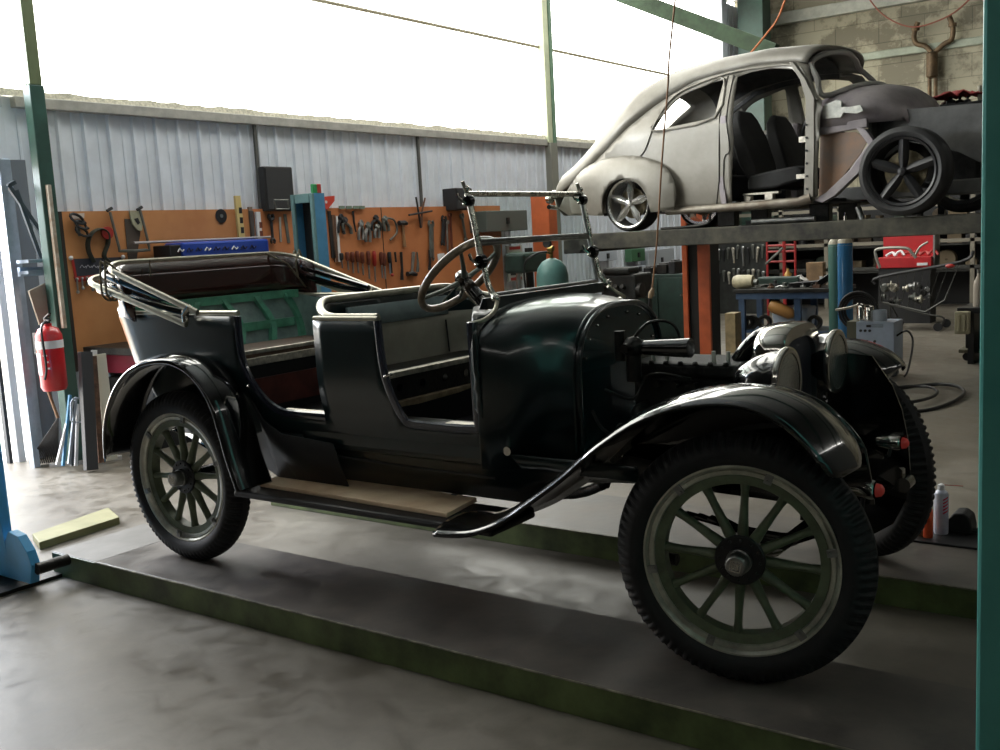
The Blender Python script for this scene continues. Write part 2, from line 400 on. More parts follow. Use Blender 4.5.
# ---- wheels
def wheel_parts(root_o, out):
    """out=-1: outer face toward -Y. built at local origin, axis Y"""
    o = out
    mb = MB()
    # felloe (wood ring) + hub
    mb.lathe([(.256, .026*o), (.290, .030*o), (.290, -.03*o), (.256, -.024*o)], 72, axis='Y', closed=True)
    w = mb.obj('wheel', OLIVE, car, smooth=30)
    def sub(nm, m, b, **k):
        q = b.obj(nm, m, w, **k); return q
    # tyre: rounded section with transverse tread ribs
    RO = .418
    prof = []
    for i in range(25):
        a = PI*(-.30+1.60*i/24)
        rr = .364+.060*math.sin(a)
        prof.append((rr, .066*math.cos(a)))
    prof.append((.318, -.046)); prof.insert(0, (.318, .046))
    ncut = 84*4
    def mod(k, j):
        p = prof[j]; hi = (k % 4) < 2
        if p[0] > .372: return (0.004 if hi else -.008) if abs(p[1]) > .016 else .003
        return 0
    t = MB().lathe(prof, ncut, axis='Y', mod=mod, closed=True)
    sub('tyre', RUBBER, t, smooth=25)
    rim = MB().lathe([(.288, .031*o), (.291, .038*o), (.304, .041*o), (.307, .036*o), (.312, .043*o), (.317, .050*o), (.3235, .050*o), (.324, .044*o), (.316, .03*o), (.312, -.03*o), (.324, -.044*o), (.317, -.05*o), (.291, -.038*o), (.288, -.03*o)], 96, axis='Y', closed=True)
    sub('rim', RIMM, rim, smooth=35)
    for k in range(12):
        a = 2*PI*k/12 + .13
        c, s = math.cos(a), math.sin(a)
        b = MB(); rings = []
        for r, wd, th in ((.055, .020, .024), (.085, .019, .024), (.12, .0165, .021), (.18, .0135, .018), (.23, .0135, .018), (.255, .017, .02), (.268, .021, .022)):
            rings.append([V((c*r - s*wd*math.cos(q), th*math.sin(q)+.002*o, s*r + c*wd*math.cos(q))) for q in [2*PI*i/12 for i in range(12)]])
        b.loft(rings, True, False, True)
        sub('spoke', OLIVE, b)
    h = MB().lathe([(.001, .034*o), (.080, .034*o), (.084, .030*o), (.084, .022*o), (.05, .02*o), (.001, .02*o)], 40, axis='Y')
    for k in range(12):
        a = 2*PI*k/12+.13; h.sphere((.068*math.cos(a), .035*o, .068*math.sin(a)), .0055, seg=8)
    sub('hub_flange', SATIN, h, smooth=30)
    g = MB().lathe([(.042, .03*o), (.042, .05*o), (.036, .052*o), (.036, .088*o), (.034, .094*o), (.030, .098*o), (.001, .099*o)], 36, axis='Y', mod=lambda k, j: (.0012 if (j in (2, 3) and k % 2) else 0))
    cap = sub('hub_cap', STEEL, g, smooth=30)
    e = MB()   # raised square monogram on the cap
    yy = .0995*o
    for a, b_ in (((-.017, -.017), (.017, -.017)), ((.017, -.017), (.017, .017)), ((.017, .017), (-.017, .017)), ((-.017, .017), (-.017, -.017)),
                 ((-.011, -.011), (-.011, .011)), ((-.011, .011), (-.003, .006)), ((-.003, .006), (-.003, -.006)), ((-.003, -.006), (-.011, -.011)),
                 ((.003, -.011), (.003, .011)), ((.003, .011), (.010, .007)), ((.010, .007), (.004, 0)), ((.004, 0), (.011, -.006)), ((.011, -.006), (.003, -.011))):
        e.bar((a[0], yy, a[1]), (b_[0], yy, b_[1]), .0025, .0025)
    sub('emblem', CHROME, e, smooth=0)
    for k in range(6):
        a = 2*PI*k/6 + .38; c, s = math.cos(a), math.sin(a)
        M = Matrix(((-s, 0, c), (0, 1, 0), (c, 0, s)))
        b = MB(); b.box((c*.300, .044*o, s*.300), (.026, .010, .036), M); b.cyl((c*.290, .044*o, s*.290), (c*.290, .056*o, s*.290), .0075, seg=6)
        sub('rim_clamp', STEEL, b, smooth=0, bevel=.002)
    return w
w0 = wheel_parts(None, -1)
base_loc = w0.location.copy()
def put_wheel(w, x, y, steer, spin, flip=False):
    w.location = V((x, y, .421)) - car.location
    w.rotation_mode = 'XYZ'
    w.rotation_euler = (Matrix.Rotation(steer + (PI if flip else 0), 3, 'Z') @ Matrix.Rotation(spin, 3, 'Y')).to_euler()
put_wheel(w0, 0, .05, 0, .05)
w1 = copy_tree(w0, car); put_wheel(w1, 2.9, .05, .18, .20)
w2 = copy_tree(w0, car); put_wheel(w2, 0, mir(.05), 0, .3, True)
w3 = copy_tree(w0, car); put_wheel(w3, 2.85, 1.55, -.60, .1, True)
# ---- tub: one unrolled wall (d = distance from the back centre line, z) bent round the back
HW = .61; CR = .09; XB = -.60
L1 = HW-CR; L2 = L1 + CR*PI/2
def tubmap(dd, z, off=0.0):
    s = 1 if dd >= 0 else -1; a = abs(dd); hw = HW-off; cr = CR-off
    lean = max(0, 1.22-z)*.42 + max(0, .85-z)*.25
    tuck = max(0, 1.0-z)**2*.55
    if a < L1: x, y = XB+off, a; k = 1
    elif a < L2:
        t = (a-L1)/CR; x = XB+CR-cr*math.cos(t); y = L1+cr*math.sin(t); k = 1
    else:
        x = XB+CR+(a-L2); y = hw; k = max(0, 1-(a-L2)/.45)
    x += lean*k*k*(3-2*k)
    y = y - tuck*min(1, y/.5) + .025*math.exp(-((z-1.0)/.12)**2)*0
    return V((x, YC - s*y, z))            # positive d = near side
def X2d(x): return L2 + x-(XB+CR)
near = [(X2d(x), z) for x, z in [(1.80, .60), (1.80, 1.19), (1.775, 1.19), (1.765, .80), (1.74, .755), (1.42, .755), (1.375, .775), (1.345, .83), (1.315, .92), (1.295, 1.03), (1.285, 1.195),
       (.905, 1.195), (.905, .755), (.66, .757), (.585, .775), (.52, .82), (.455, .90), (.415, .99), (.40, 1.08), (.40, 1.21)]]
outl = near + [(.72, 1.225), (.58, 1.255), (.4, 1.275), (-.4, 1.275), (-.58, 1.255), (-.72, 1.225)] + [(-a, z) for a, z in near[::-1]]
mb = MB(); panel(mb, outl, [], tubmap, .06)
body = part('body', PAINT, mb, solid=.022, smooth=50)
# dark jamb edges and door curve trim (both sides)
def mtube(name, m, pts, r, mirror=True, seg=8, **k):
    b = MB(); b.tube(pts, r, seg)
    if mirror: b.tube([(p[0], mir(p[1]), p[2]) for p in [V(q) for q in pts]], r, seg)
    return part(name, m, b, **k)
EDGE = mat('blue_black_edge_enamel', (.02, .024, .04), .22, coat=1)
for nm, lst in (('door_jamb', near[2:11]), ('door_jamb', near[12:20])):
    for sg in (1, -1):
        b = MB(); pts = smoothpts([tubmap(sg*a, z, -.004) for a, z in lst], 3)
        b.tube(pts, .016, 8, sq=(.8, 1.3)); part('door_jamb', EDGE, b)
# top mouldings
for sg in (1,):
    pts = [tubmap(a, 1.225+.05*max(0, min(1, (.72-abs(a))/.3))) for a in [X2d(.40)*(1-2*i/60) for i in range(61)]]
    b = MB().tube(pts, .013, 10); part('top_moulding', PALEB, b)
for sg in (1, -1):
    b = MB().tube([tubmap(sg*X2d(x), 1.20) for x in (.905, 1.0, 1.15, 1.285)], .013, 10); part('top_moulding', PALEB, b)
    b = MB(); pts = [tubmap(sg*X2d(x), z, -.006) for x, z in [(-.2, .92), (0, .90), (.3, .86)]]
# sill plates
for sg in (1, -1):
    for xa, xb in ((.60, .90), (1.58, 1.76)):
        p = tubmap(sg*X2d(xa), .765, .03); q = tubmap(sg*X2d(xb), .765, .03)
        part('sill_plate', ALUM, MB().bar(p, q, .05, .012), smooth=0, bevel=.003)
# door latches
for (x, z) in ((.43, .88), (1.312, .96)):
    for sg in (1, -1):
        p = tubmap(sg*X2d(x), z, -.01)
        b = MB().sphere(p, .009, seg=8); b.cyl(p, p+V((.03, 0, .008)), .006, seg=8); part('door_latch', CHROME, b)
# ---- splash apron, sill below body, floor, frame rails
b = MB()
for m_ in (0, 1):
    f = (lambda y: y) if m_ == 0 else mir
    rings = [[V((x, f(.175), .66)), V((x, f(.20), max(.60, zl_+.02))), V((x, f(.27), .5*(.60+zl_))), V((x, f(.30), zl_))] for x, zl_ in ((-.1, .43), (.5, .43), (1.2, .43), (1.85, .43), (2.05, .535), (2.3, .56), (2.45, .57))]
    b.loft(rings, False)
part('splash_apron', PAINT, b, solid=.008)
part('floor_pan', SATIN, MB().bb((-.3, .22, .62), (1.95, 1.24, .66)), smooth=0)
part('sill_moulding', SATIN, MB().tube([(.75, .185, .572), (1.2, .185, .56), (1.8, .19, .55)], .006, 8))
part('floor_bulge', PAINT, MB().bb((.7, .165, .60), (1.80, .30, .76)), smooth=0, bevel=.03)
for f in ((lambda y: y), mir):
    b = MB(); rr = [(-.55, .60), (0, .66), (.4, .62), (.9, .58), (2.3, .585), (2.75, .58), (2.95, .57), (3.08, .53), (3.16, .475)]
    P = smoothpts([(x, f(.40), z) for x, z in rr], 3)
    b.loft([[p+V((0, dy, dz)) for dy, dz in ((-.02, -.045), (.02, -.045), (.02, .045), (-.02, .045))] for p in P], True, False, True)
    b.cyl((3.165, f(.36), .465), (3.165, f(.44), .465), .03, seg=14)
    part('frame_rail', BLACK, b, smooth=40)
    b = MB()                                          # front leaf spring, arched
    for i in range(5):
        P = smoothpts([(2.48+.05*i, f(.40), .44-.012*i+.01*i), (2.9, f(.40), .40-.012*i), (3.17-.05*i, f(.40), .46-.012*i)], 5)
        b.loft([[p+V((0, dy, dz)) for dy, dz in ((-.022, -.004), (.022, -.004), (.022, .004), (-.022, .004))] for p in P], True, False, True)
    part('leaf_spring', BLACK, b, smooth=40)
    b = MB()
    for i in range(5):
        P = smoothpts([(-.55+.06*i, f(.40), .55-.012*i), (0, f(.40), .44-.012*i), (.55-.06*i, f(.40), .50-.012*i)], 5)
        b.loft([[p+V((0, dy, dz)) for dy, dz in ((-.022, -.004), (.022, -.004), (.022, .004), (-.022, .004))] for p in P], True, False, True)
    part('leaf_spring', BLACK, b, smooth=40)
b = MB().tube([(2.9, .12, .415), (2.9, .35, .36), (2.9, 1.11, .36), (2.9, mir(.12), .415)], .024, 10); part('front_axle', BLACK, b)
b = MB().tube([(0, .12, .415), (0, mir(.12), .415)], .035, 12); b.sphere((0, YC, .415), .14, seg=20); part('rear_axle', BLACK, b)
b = MB().cyl((2.42, .18, .33), (2.60, .18, .33), .022, seg=12); b.cyl((2.42, .18, .33), (2.45, .18, .33), .03, seg=12); b.tube([(2.45, .3, .62), (2.46, .24, .5), (2.47, .2, .35)], .016, 8); part('steering_drop_arm', DSTEEL, b)
b = MB().lathe([(.001, -.09), (.10, -.08), (.15, 0), (.10, .08), (.001, .09)], 24, (2.38, .60, .55), 'X'); part('flywheel_housing', DSTEEL, b)
# ---- running boards with curved front
for f in ((lambda y: y), mir):
    part('running_board', SATIN, MB().bb((.42, f(-.02), .375), (1.92, f(.29), .405)), smooth=0, bevel=.012)
    for x in (.7, 1.5):
        part('board_bracket', SATIN, MB().bar((x, f(.38), .44), (x, f(.06), .362), .03, .02), smooth=0)
# ---- fenders
def fender(name, pts, outw, lipy, mirror, tip=None):
    if mirror and name == 'front_fender': lipy += .02; pts = pts[:-2]; pts = [(x-max(0, min(1, (x-2.0)/.8))*.11, z) for x, z in pts]
    P = smoothpts([V((x, 0, z)) for x, z in pts], 5)
    n = len(P); rings = []
    for i, p in enumerate(P):
        a = P[max(0, i-1)]; c = P[min(n-1, i+1)]; t = (c-a).normalized(); nn = V((-t.z, 0, t.x))
        if nn.dot(V((0, 0, 1))) < 0 and outw > 0 and abs(t.z) < .98: nn = -nn
        q = i/(n-1); k = 1; ws_ = .58 if name == 'rear_fender' else 1
        if tip: k = min(1, (1-q)/tip)
        kk = .25+.75*math.sqrt(max(0, k))
        sec = []
        for dy, dn in ((lipy-.004, -.014), (lipy-.010, -.004), (lipy-.004, .004), (lipy+.02, .010), (lipy+.07, .022), (lipy+.13, .028), (lipy+.19, .028), (lipy+.26, .018), (lipy+.33, .002), (lipy+.37, -.02)):
            y = lipy+(dy-lipy)*ws_
            if k < 1: y = lipy+.16 + (y-lipy-.16)*(.55+.45*math.sqrt(max(0, k)))
            sec.append(V((p.x, y, p.z)) + nn*dn)
        if mirror: sec = [V((s.x, mir(s.y), s.z)) for s in sec]
        rings.append(sec)
    return part(name, PAINT if False else BLACK, MB().loft(rings, False), solid=.008, smooth=60)
FR = [(1.70, .390), (1.86, .408), (2.01, .468), (2.15, .56), (2.296, .665), (2.45, .79), (2.62, .895), (2.79, .953), (2.96, .965), (3.09, .925), (3.17, .865), (3.225, .80), (3.25, .745)]
RR = [(-.47, .50), (-.455, .63), (-.40, .765), (-.30, .885), (-.17, .968), (0, 1.01), (.16, 1.01), (.30, .955), (.41, .84), (.462, .70), (.50, .57), (.535, .48), (.555, .43)]
for mm in (False, True):
    fender('front_fender', FR, 1, -.095, mm, tip=.10)
    fender('rear_fender', RR, 1, -.095, mm, tip=None)
for f in ((lambda y: y), mir):
    b = MB(); b.loft([[V((x, f(.13), min(.98, z+.0))), V((x, f(.17), min(.9, z)-.12)), V((x, f(.21), lo))] for x, z, lo in ((-.40, .76, .60), (-.30, .88, .62), (-.17, .96, .66), (0, 1.0, .70), (.16, 1.0, .66), (.30, .94, .56), (.41, .84, .46), (.50, .72, .42), (.62, .66, .42), (.95, .64, .42))], False)
    part('rear_fender_apron', SATIN, b, solid=.008)
# inner aprons of the front fenders (down to the frame)
for f in ((lambda y: y), mir):
    P = smoothpts([V((x, 0, z)) for x, z in FR[2:]], 4)
    if f(.1) != .1: P = [V((p.x-.1, 0, p.z-.03)) for p in P[:-13]]
    rings = [[V((p.x, f(.27), p.z+.0)), V((p.x, f(.33), min(p.z-.02, .66))), V((p.x, f(.37), max(.545, min(p.z-.03, .56)) if f(.1) == .1 else .36))] for p in P[:-2]]  # far side drops lower to darken the wheel's inside
    part('fender_apron', BLACK, MB().loft(rings, False), solid=.006)
fa_ = [at(1, 1.13, *q) for q in ((838, 352), (872, 356), (892, 385), (902, 410), (908, 440), (910, 470), (906, 500), (893, 524), (872, 535), (800, 520), (800, 400))]  # added black plate: stands in for apron and shadow behind the far wheel
part('wheel_shade_plate', BLACK, MB().prism([(p.x, p.z) for p in fa_], lambda u, v, t: V((u, 1.13+t, v)), .01), smooth=0)
# ---- cowl and firewall
def arch(x, hw, zt, zb, sq=2.6, n=28, shoulder=.34, yc=YC):
    pts = []
    pts.append(V((x, yc-hw, zb)))
    for i in range(n+1):
        a = PI - PI*i/n; c, s = math.cos(a), math.sin(a)
        px = abs(c)**(2/sq)*(1 if c > 0 else -1); pz = abs(s)**(2/sq)
        pts.append(V((x, yc+hw*px, zt-shoulder+shoulder*pz)))
    pts.append(V((x, yc+hw, zb)))
    return pts
secs = [(1.70, .56, 1.245, .5, .16), (1.775, .597, 1.24, .60, .22), (1.82, .588, 1.238, .60, .235), (1.90, .545, 1.232, .60, .26), (1.97, .478, 1.224, .60, .285), (2.03, .405, 1.215, .61, .305), (2.08, .355, 1.208, .62, .31), (2.10, .35, 1.205, .62, .31)]
rings = []
sm_ = smoothpts([V((s[0], s[1], s[2])) for s in secs[1:]], 4); sh_ = smoothpts([V((s[0], s[3], s[4])) for s in secs[1:]], 4)
for (x, hw, zt), (_x, zb, sh) in zip(sm_, sh_):
    rings.append(arch(x, hw, zt, zb, 2.7, shoulder=sh))
part('cowl', PAINT, MB().loft(rings, False), solid=.012, smooth=60)
# cowl hood: the scuttle lip reaching back to the windscreen foot
b = MB(); rings = []
for x, hw, zt, cut in ((1.66, .44, 1.252, .02), (1.70, .50, 1.248, .05), (1.775, .595, 1.24, .16)):
    full = arch(x, max(hw, .5), zt, 1.0, 2.7, shoulder=.18)[1:-1]
    full = [V((p.x, YC+(p.y-YC)*hw/max(hw, .5), max(p.z, zt-cut))) for p in full]; rings.append(full)
part('scuttle', PAINT, b.loft(rings, False), solid=.012, smooth=60)
for xx in (2.078, 2.105):
    part('cowl_moulding', PAINT, MB().tube([p+V((0, (-.006 if p.y < YC else .006), .004)) for p in arch(xx, .352, 1.21, .64, 2.7, shoulder=.31)], .0085, 8))
fa = arch(2.094, .345, 1.20, .60, 2.7, shoulder=.31)
mb = MB().prism([(p.y, p.z) for p in fa], lambda u, v, t: V((2.085+t, u, v)), .012)
part('firewall', TEAL, mb, smooth=0)
b = MB()
for k in range(9):
    p = fa[4+k*3]; b.sphere((2.10, YC+(p.y-YC)*.9, 1.19+(p.z-1.2)*.9-.02), .007, seg=8)
part('firewall_bolts', CHROME, b)
b = MB().lathe([(.001, -.006), (.018, -.006), (.018, .006), (.010, .008), (.001, .008)], 16, (1.885, .165, .675), 'Y'); part('round_boss', CHROME, b)
# ---- windscreen
def wy(near, far): return near
for f, nm in (((lambda y: y), 'n'), ((lambda y: 1.49-y), 'f')):
    y = .30; dx = 0 if nm == 'n' else -.0
    P = smoothpts([(1.775, f(y-.012), 1.272), (1.755, f(y), 1.29), (1.735, f(y), 1.325), (1.722, f(y), 1.385), (1.705, f(y), 1.42), (1.685, f(y), 1.55), (1.66, f(y), 1.665), (1.655, f(y), 1.695)], 4)
    b = MB().tube(P, .0125, 10); part('windscreen_post', NICK, b)
    for (x, z, r) in ((1.705, 1.42, .030), (1.662, 1.665, .024)):
        b = MB().lathe([(.001, -.016), (r*.8, -.016), (r, -.006), (r, .006), (r*.7, .016), (.001, .02)], 20, (x+.01, f(y)-.012, z), 'Y')
        part('pivot_knob', BLACK, b)
        b = MB().tube([(x-.0, f(y)-.03, z-.01), (x-.02, f(y)-.04, z+.012), (x-.03, f(y)-.035, z+.03)], .007, 8); b.sphere((x, f(y)-.032, z-.012), .009, seg=8)
        part('wing_nut', CHROME, b)
    part('post_tip', CHROME, MB().sphere((1.652, f(y), 1.715), .014, seg=10).cyl((1.655, f(y), 1.69), (1.645, f(y)-.015, 1.745), .008, seg=8))
    q_ = [at(1, .28, 497, 303), at(1, .24, 495, 311), at(1, .19, 489, 318), at(1, .145, 480, 322.5), at(1, .12, 468, 325)]
    part('cowl_edge_bead', PALEB, MB().tube(smoothpts([(p.x, p.y if nm == 'n' else mir(p.y), p.z+.004) for p in q_], 4), .009, 8))
    part('post_foot', CHROME, MB().sphere((1.778, f(y-.014), 1.268), .019, seg=12))
def wp(y, t): # windscreen plane: t 0 bottom .. 1 top
    z = 1.265+t*.425; x = 1.735 - t*.078
    return V((x, y, z))
ya, yb2 = .315, 1.175
def pane(t0, t1, nm):
    c = [wp(ya, t0), wp(yb2, t0), wp(yb2, t1), wp(ya, t1)]
    g = part('windscreen_glass', GLASS, MB().add(c, [(0, 1, 2, 3)]), smooth=0)
    b = MB().tube(c, .0085, 8, closed=True); part('glass_frame', STEEL, b)
pane(.04, .53, 'lower'); pane(.56, 1.0, 'upper')
b = MB().tube([wp(ya-.02, 1.0)+V((0, 0, .004)), wp(yb2+.02, 1.0)+V((0, 0, .004))], .011, 8)
part('top_bar', NICK, b)
b = MB().loft([[V((1.70, y, 1.225)), V((1.745, y, 1.225)), V((1.742, y, 1.272)), V((1.722, y, 1.272))] for y in (.27, .6, .9, 1.22)], True, False, True)
part('windscreen_base', PAINT, b, smooth=0, bevel=.004)
# ---- steering wheel + column
sc_ = V((1.475, .45, 1.36)); sn = V((-.70, 0, .70)).normalized()
M = ringm(sc_, sn)
b = MB(); b.tube([M @ V((.205*math.cos(a), .205*math.sin(a), 0)) for a in [2*PI*i/48 for i in range(48)]], .0155, 12, closed=True, sq=(1, 1.15))
sw = part('steering_wheel', WHEELW, b)
SPK = mat('grey_spoke_metal', (.16, .17, .15), .45, .6)
for k in range(4):
    a = PI/4+k*PI/2+.1
    b = MB().tube([M @ V((.02*math.cos(a), .02*math.sin(a), -.03)), M @ V((.10*math.cos(a), .10*math.sin(a), -.022)), M @ V((.20*math.cos(a), .20*math.sin(a), 0))], [.013, .010, .008], 8)
    b.obj('spoke', SPK, sw)
MB().lathe([(.001, -.05), (.03, -.045), (.034, -.01), (.02, .01), (.001, .012)], 16, M=M).obj('hub', BLACK, sw)
MB().tube([M @ V((0, .01, -.02)), M @ V((-.06, -.10, -.03))], .005, 6).obj('control_lever', CHROME, sw)
MB().tube([M @ V((0, .01, -.03)), M @ V((.07, -.11, -.045))], .005, 6).obj('control_lever', CHROME, sw)
part('steering_column', BLACK, MB().tube([M @ V((0, 0, -.02)), M @ V((0, 0, -.14))], .027, 14).tube([M @ V((0, 0, -.1)), M @ V((0, 0, -.85))], .019, 12))
part('control_rod', CHROME, MB().tube([M @ V((.0, -.035, -.06)), M @ V((0, -.035, -.6))], .005, 6))
# ---- rear compartment: green seat frame, lining, seat box
def ubar(z0, z1, off, a0, name, m, th=.02):
    n = 50; rings = []
    for i in range(n+1):
        a = a0*(1-2*i/n)
        o_, i_ = tubmap(a, (z0+z1)/2, off), tubmap(a, (z0+z1)/2, off+th)
        rings.append([V((o_.x, o_.y, z0)), V((i_.x, i_.y, z0)), V((i_.x, i_.y, z1)), V((o_.x, o_.y, z1))])
    return part(name, m, MB().loft(rings, True, False, True), smooth=30)
rear_l = MB(); panel(rear_l, [(-.95, .80), (.95, .80), (.95, 1.20), (.6, 1.25), (-.6, 1.25), (-.95, 1.20)], [], lambda a, z: tubmap(a, z, .03), .06)
part('rear_lining', LINING, rear_l, smooth=50)
ubar(1.215, 1.262, .035, .72, 'seat_frame_rail', GREENF, .03)
ubar(1.045, 1.095, .035, .60, 'seat_frame_rail', GREENF, .03)
for a in (-.60, -.34, -.1, .14, .38, .6):
    b = MB(); P = [tubmap(a+.035*math.sin((z-.99)/.2*PI)*(1 if a > 0 else -1), z, .04) for z in (.90, .98, 1.05, 1.10, 1.15, 1.20, 1.24)]
    b.loft([[p+V((0, -.02, 0)), p+V((.03, -.02, 0)), p+V((.03, .02, 0)), p+V((0, .02, 0))] for p in P], True, False, True)
    part('seat_frame_post', GREENF, b, smooth=40)
part('seat_board', BWOOD, MB().bb((-.38, .20, .955), (.10, 1.26, .985)), smooth=0, bevel=.004)
part('seat_front_strip', ALUM, MB().bb((.10, .20, .985), (.115, 1.26, 1.005)).bb((.085, .2, .925), (.12, 1.26, .965)), smooth=0, bevel=.003)
part('seat_box', SATIN, MB().bb((.07, .22, .66), (.09, 1.24, .93)), smooth=0)
part('footwell_panel', REDP, MB().bb((.13, .24, .71), (.145, 1.22, .86)), smooth=0)
# ---- front seat: U-shaped back
FH = .595; FC = .22; FX = .80
def fs(a, z, off=0):
    l1 = FH-FC; l2 = l1+FC*PI/2; s = 1 if a >= 0 else -1; q = abs(a); cr = FC-off
    if q < l1: x, y = FX+off, q
    elif q < l2: t = (q-l1)/FC; x = FX+FC-cr*math.cos(t); y = l1+cr*math.sin(t)
    else: x = FX+FC+(q-l2); y = FH-off
    tuck = max(0, 1.0-z)**2*.55
    return V((x, YC-s*(y-tuck*min(1, y/.5)), z))
fend = FH-FC+FC*PI/2 + (1.27-FX-FC)
def rimz(a): t = max(0, min(1, (fend-.25-abs(a))/.30)); return 1.195+.065*t*t*(3-2*t)
mb = MB(); panel(mb, [(-fend, .70), (fend, .70)] + [(a, rimz(a)) for a in [fend*(1-2*i/30) for i in range(31)]], [], lambda a, z: fs(a, z), .06)
part('front_seat_shell', PAINT, mb, solid=.02, smooth=50)
part('seat_rim_moulding', PALEB, MB().tube([fs(a, rimz(a)+.01) for a in [fend*(1-2*i/60) for i in range(61)]], .018, 10))
mb = MB(); panel(mb, [(-fend+.1, .80), (fend-.12, .80), (fend-.12, 1.14), (-fend+.1, 1.14)], [], lambda a, z: fs(a, z, .035), .06)
part('seat_back_board', BEIGE, mb, solid=.012, smooth=50)
mb = MB(); panel(mb, [(-.40, 1.13), (.34, 1.13), (.34, 1.225), (-.40, 1.225)], [], lambda a, z: fs(a, z, .045), .06)
part('seat_back_pad', PADG, mb, solid=.02, smooth=50)
part('board_seam', SATIN, MB().tube([fs(-.38, 1.10, .05), fs(-.40, .93, .05)], .004, 6))
part('seat_box', DSTEEL, MB().bb((.86, .21, .82), (1.20, 1.25, .925)), smooth=0, bevel=.004)
b = MB()
for i in range(6): b.lathe([(.001, 0), (.018, 0), (.018, .004), (.001, .004)], 12, (1.20, .32+.16*i, .875), 'X')
part('vent_hole', BLACK, b, smooth=0)
part('seat_front_strip', ALUM, MB().bb((1.17, .20, .925), (1.215, 1.26, .95)), smooth=0, bevel=.003)
b = MB().loft([[V((1.20, y, .82)), V((1.235, y, .82)), V((1.235, y, z)), V((1.20, y, z))] for y, z in ((.2, .80), (.4, .79), (.7, .795), (1.0, .82), (1.26, .835))], True, False, True)
part('seat_lower_strip', mat('aged_tan_strip', (.30, .23, .14), .6, var=.4, scale=15), b, smooth=0, bevel=.003)
part('heel_board', SATIN, MB().bb((1.18, .22, .66), (1.19, 1.24, .80)), smooth=0)
# ---- folded hood: bows and rolled back curtain
def bow(xp, zp, xb, zb, hy, cr, r, name='hood_bow', m=BLACK, band=None):
    """U-shaped bow: pivots at (xp, zp) on both sides, back at (xb, zb)"""
    def pt(t, side):
        return V((xp+(xb-xp)*t, 0, zp+(zb-zp)*t))
    L = math.hypot(xb-xp, zb-zp); P = []
    tc = 1-cr/L
    for t in [i/8*tc for i in range(9)]: P.append(pt(t, 0)+V((0, YC-hy, 0)))
    for i in range(1, 9):
        a = PI/2*i/8; t = tc+(1-tc)*math.sin(a); P.append(pt(t, 0)+V((0, YC-hy+cr*(1-math.cos(a)), 0)))
    P += [V((p.x, mir(p.y), p.z)) for p in P[::-1]]
    return P
P = bow(.16, 1.232, -.62, 1.485, .655, .16, .014); part('hood_bow', PALEB, MB().tube(P, .012, 8, sq=(1, 1.4)))
P2 = bow(.08, 1.175, -.79, 1.415, .665, .15, .014); part('hood_bow', PALEB, MB().tube(P2, .012, 8, sq=(1, 1.4)))
P3 = bow(.07, 1.26, -.70, 1.445, .64, .14, .012); part('hood_bow', BLACK, MB().tube(P3, .012, 8, sq=(1, 1.4)))
P4 = bow(.05, 1.235, -.74, 1.365, .655, .15, .012); part('hood_bow', BLACK, MB().tube(P4, .013, 8, sq=(1, 1.4)))
P5 = bow(.02, 1.23, -.66, 1.39, .635, .14, .012); part('hood_bow', BLACK, MB().tube(P5, .012, 8, sq=(1, 1.4)))
b = MB(); Q = bow(.16, 1.25, -.59, 1.475, .64, .15, .01)
Q = Q[7:-7]
b.loft([[q+V((0, 0, 0)), q+V((.003, 0, -.08)), q+V((.006, 0, -.15)), q+V((.010, 0, -.225))] for q in Q], False)
part('rolled_curtain', MAROON, b, solid=.015, smooth=60)
for f in ((lambda y: y), mir):
    b = MB()
    b.tube([(.10, f(.08), 1.26), (.065, f(.072), 1.22), (.07, f(.07), 1.185)], .017, 8)
    part('bow_pivot', CHROME, b)
    for x in (-.52, -.56):
        b = MB().tube(smoothpts([(x, f(.055), 1.50), (x+.01, f(.04), 1.40), (x, f(.05), 1.32), (x+.02, f(.09), 1.30), (x+.03, f(.12), 1.42), (x, f(.055), 1.50)], 4), .006, 6)
        part('hood_strap', mat('tan_webbing_strap', (.16, .14, .09), .8, var=.3, scale=40), b)
b = MB().tube([(-.56, .35, 1.49), (-.54, .33, 1.40)], .004, 6); part('hood_cord', mat('tan_webbing_strap', (.16, .14, .09), .8), b)
b = MB().tube([(-.60, 1.20, 1.49), (-.50, 1.28, 1.42), (-.44, 1.36, 1.27)], .006, 6); part('hood_cord', mat('tan_webbing_strap', (.16, .14, .09), .8), b)
# ---- radiator, headlamps, brackets
RXX = 2.87
SGX = lambda f: 3.24 if f(.1) == .1 else 3.13
outr = []
hw = .205
for i in range(33):
    a = PI - PI*i/32; c, s = math.cos(a), math.sin(a)
    outr.append((YC+hw*(abs(c)**.62)*(1 if c > 0 else -1), 1.0+.135*abs(s)**.75))
outr = [(YC-hw, .60)] + outr + [(YC+hw, .60)]
outr_in = [(YC+(y-YC)*.84, .63+(z-.60)*.84) for y, z in outr]
b = MB(); n = len(outr)
def rg(pts, x, s=1.0): return [V((x, YC+(y-YC)*s, .60+(z-.60)*(1-(1-s)*.45))) for y, z in pts]
b.loft([rg(outr, RXX-.12, .92), rg(outr, RXX-.105, .98), rg(outr, RXX-.06, 1.0), rg(outr, RXX-.01, 1.0), rg(outr, RXX+.005, .975), [V((RXX-.0, y, z)) for y, z in outr_in], [V((RXX-.03, y, z)) for y, z in outr_in]], False)
part('radiator_shell', CHROME, b, smooth=50)
CORE = mat('radiator_core', (.035, .04, .055), .5, .6, bump=.6, scale=40, bscale=160)
part('radiator_core', CORE, MB().prism(outr_in, lambda u, v, t: V((RXX-.02-t, u, v)), .10), smooth=0)
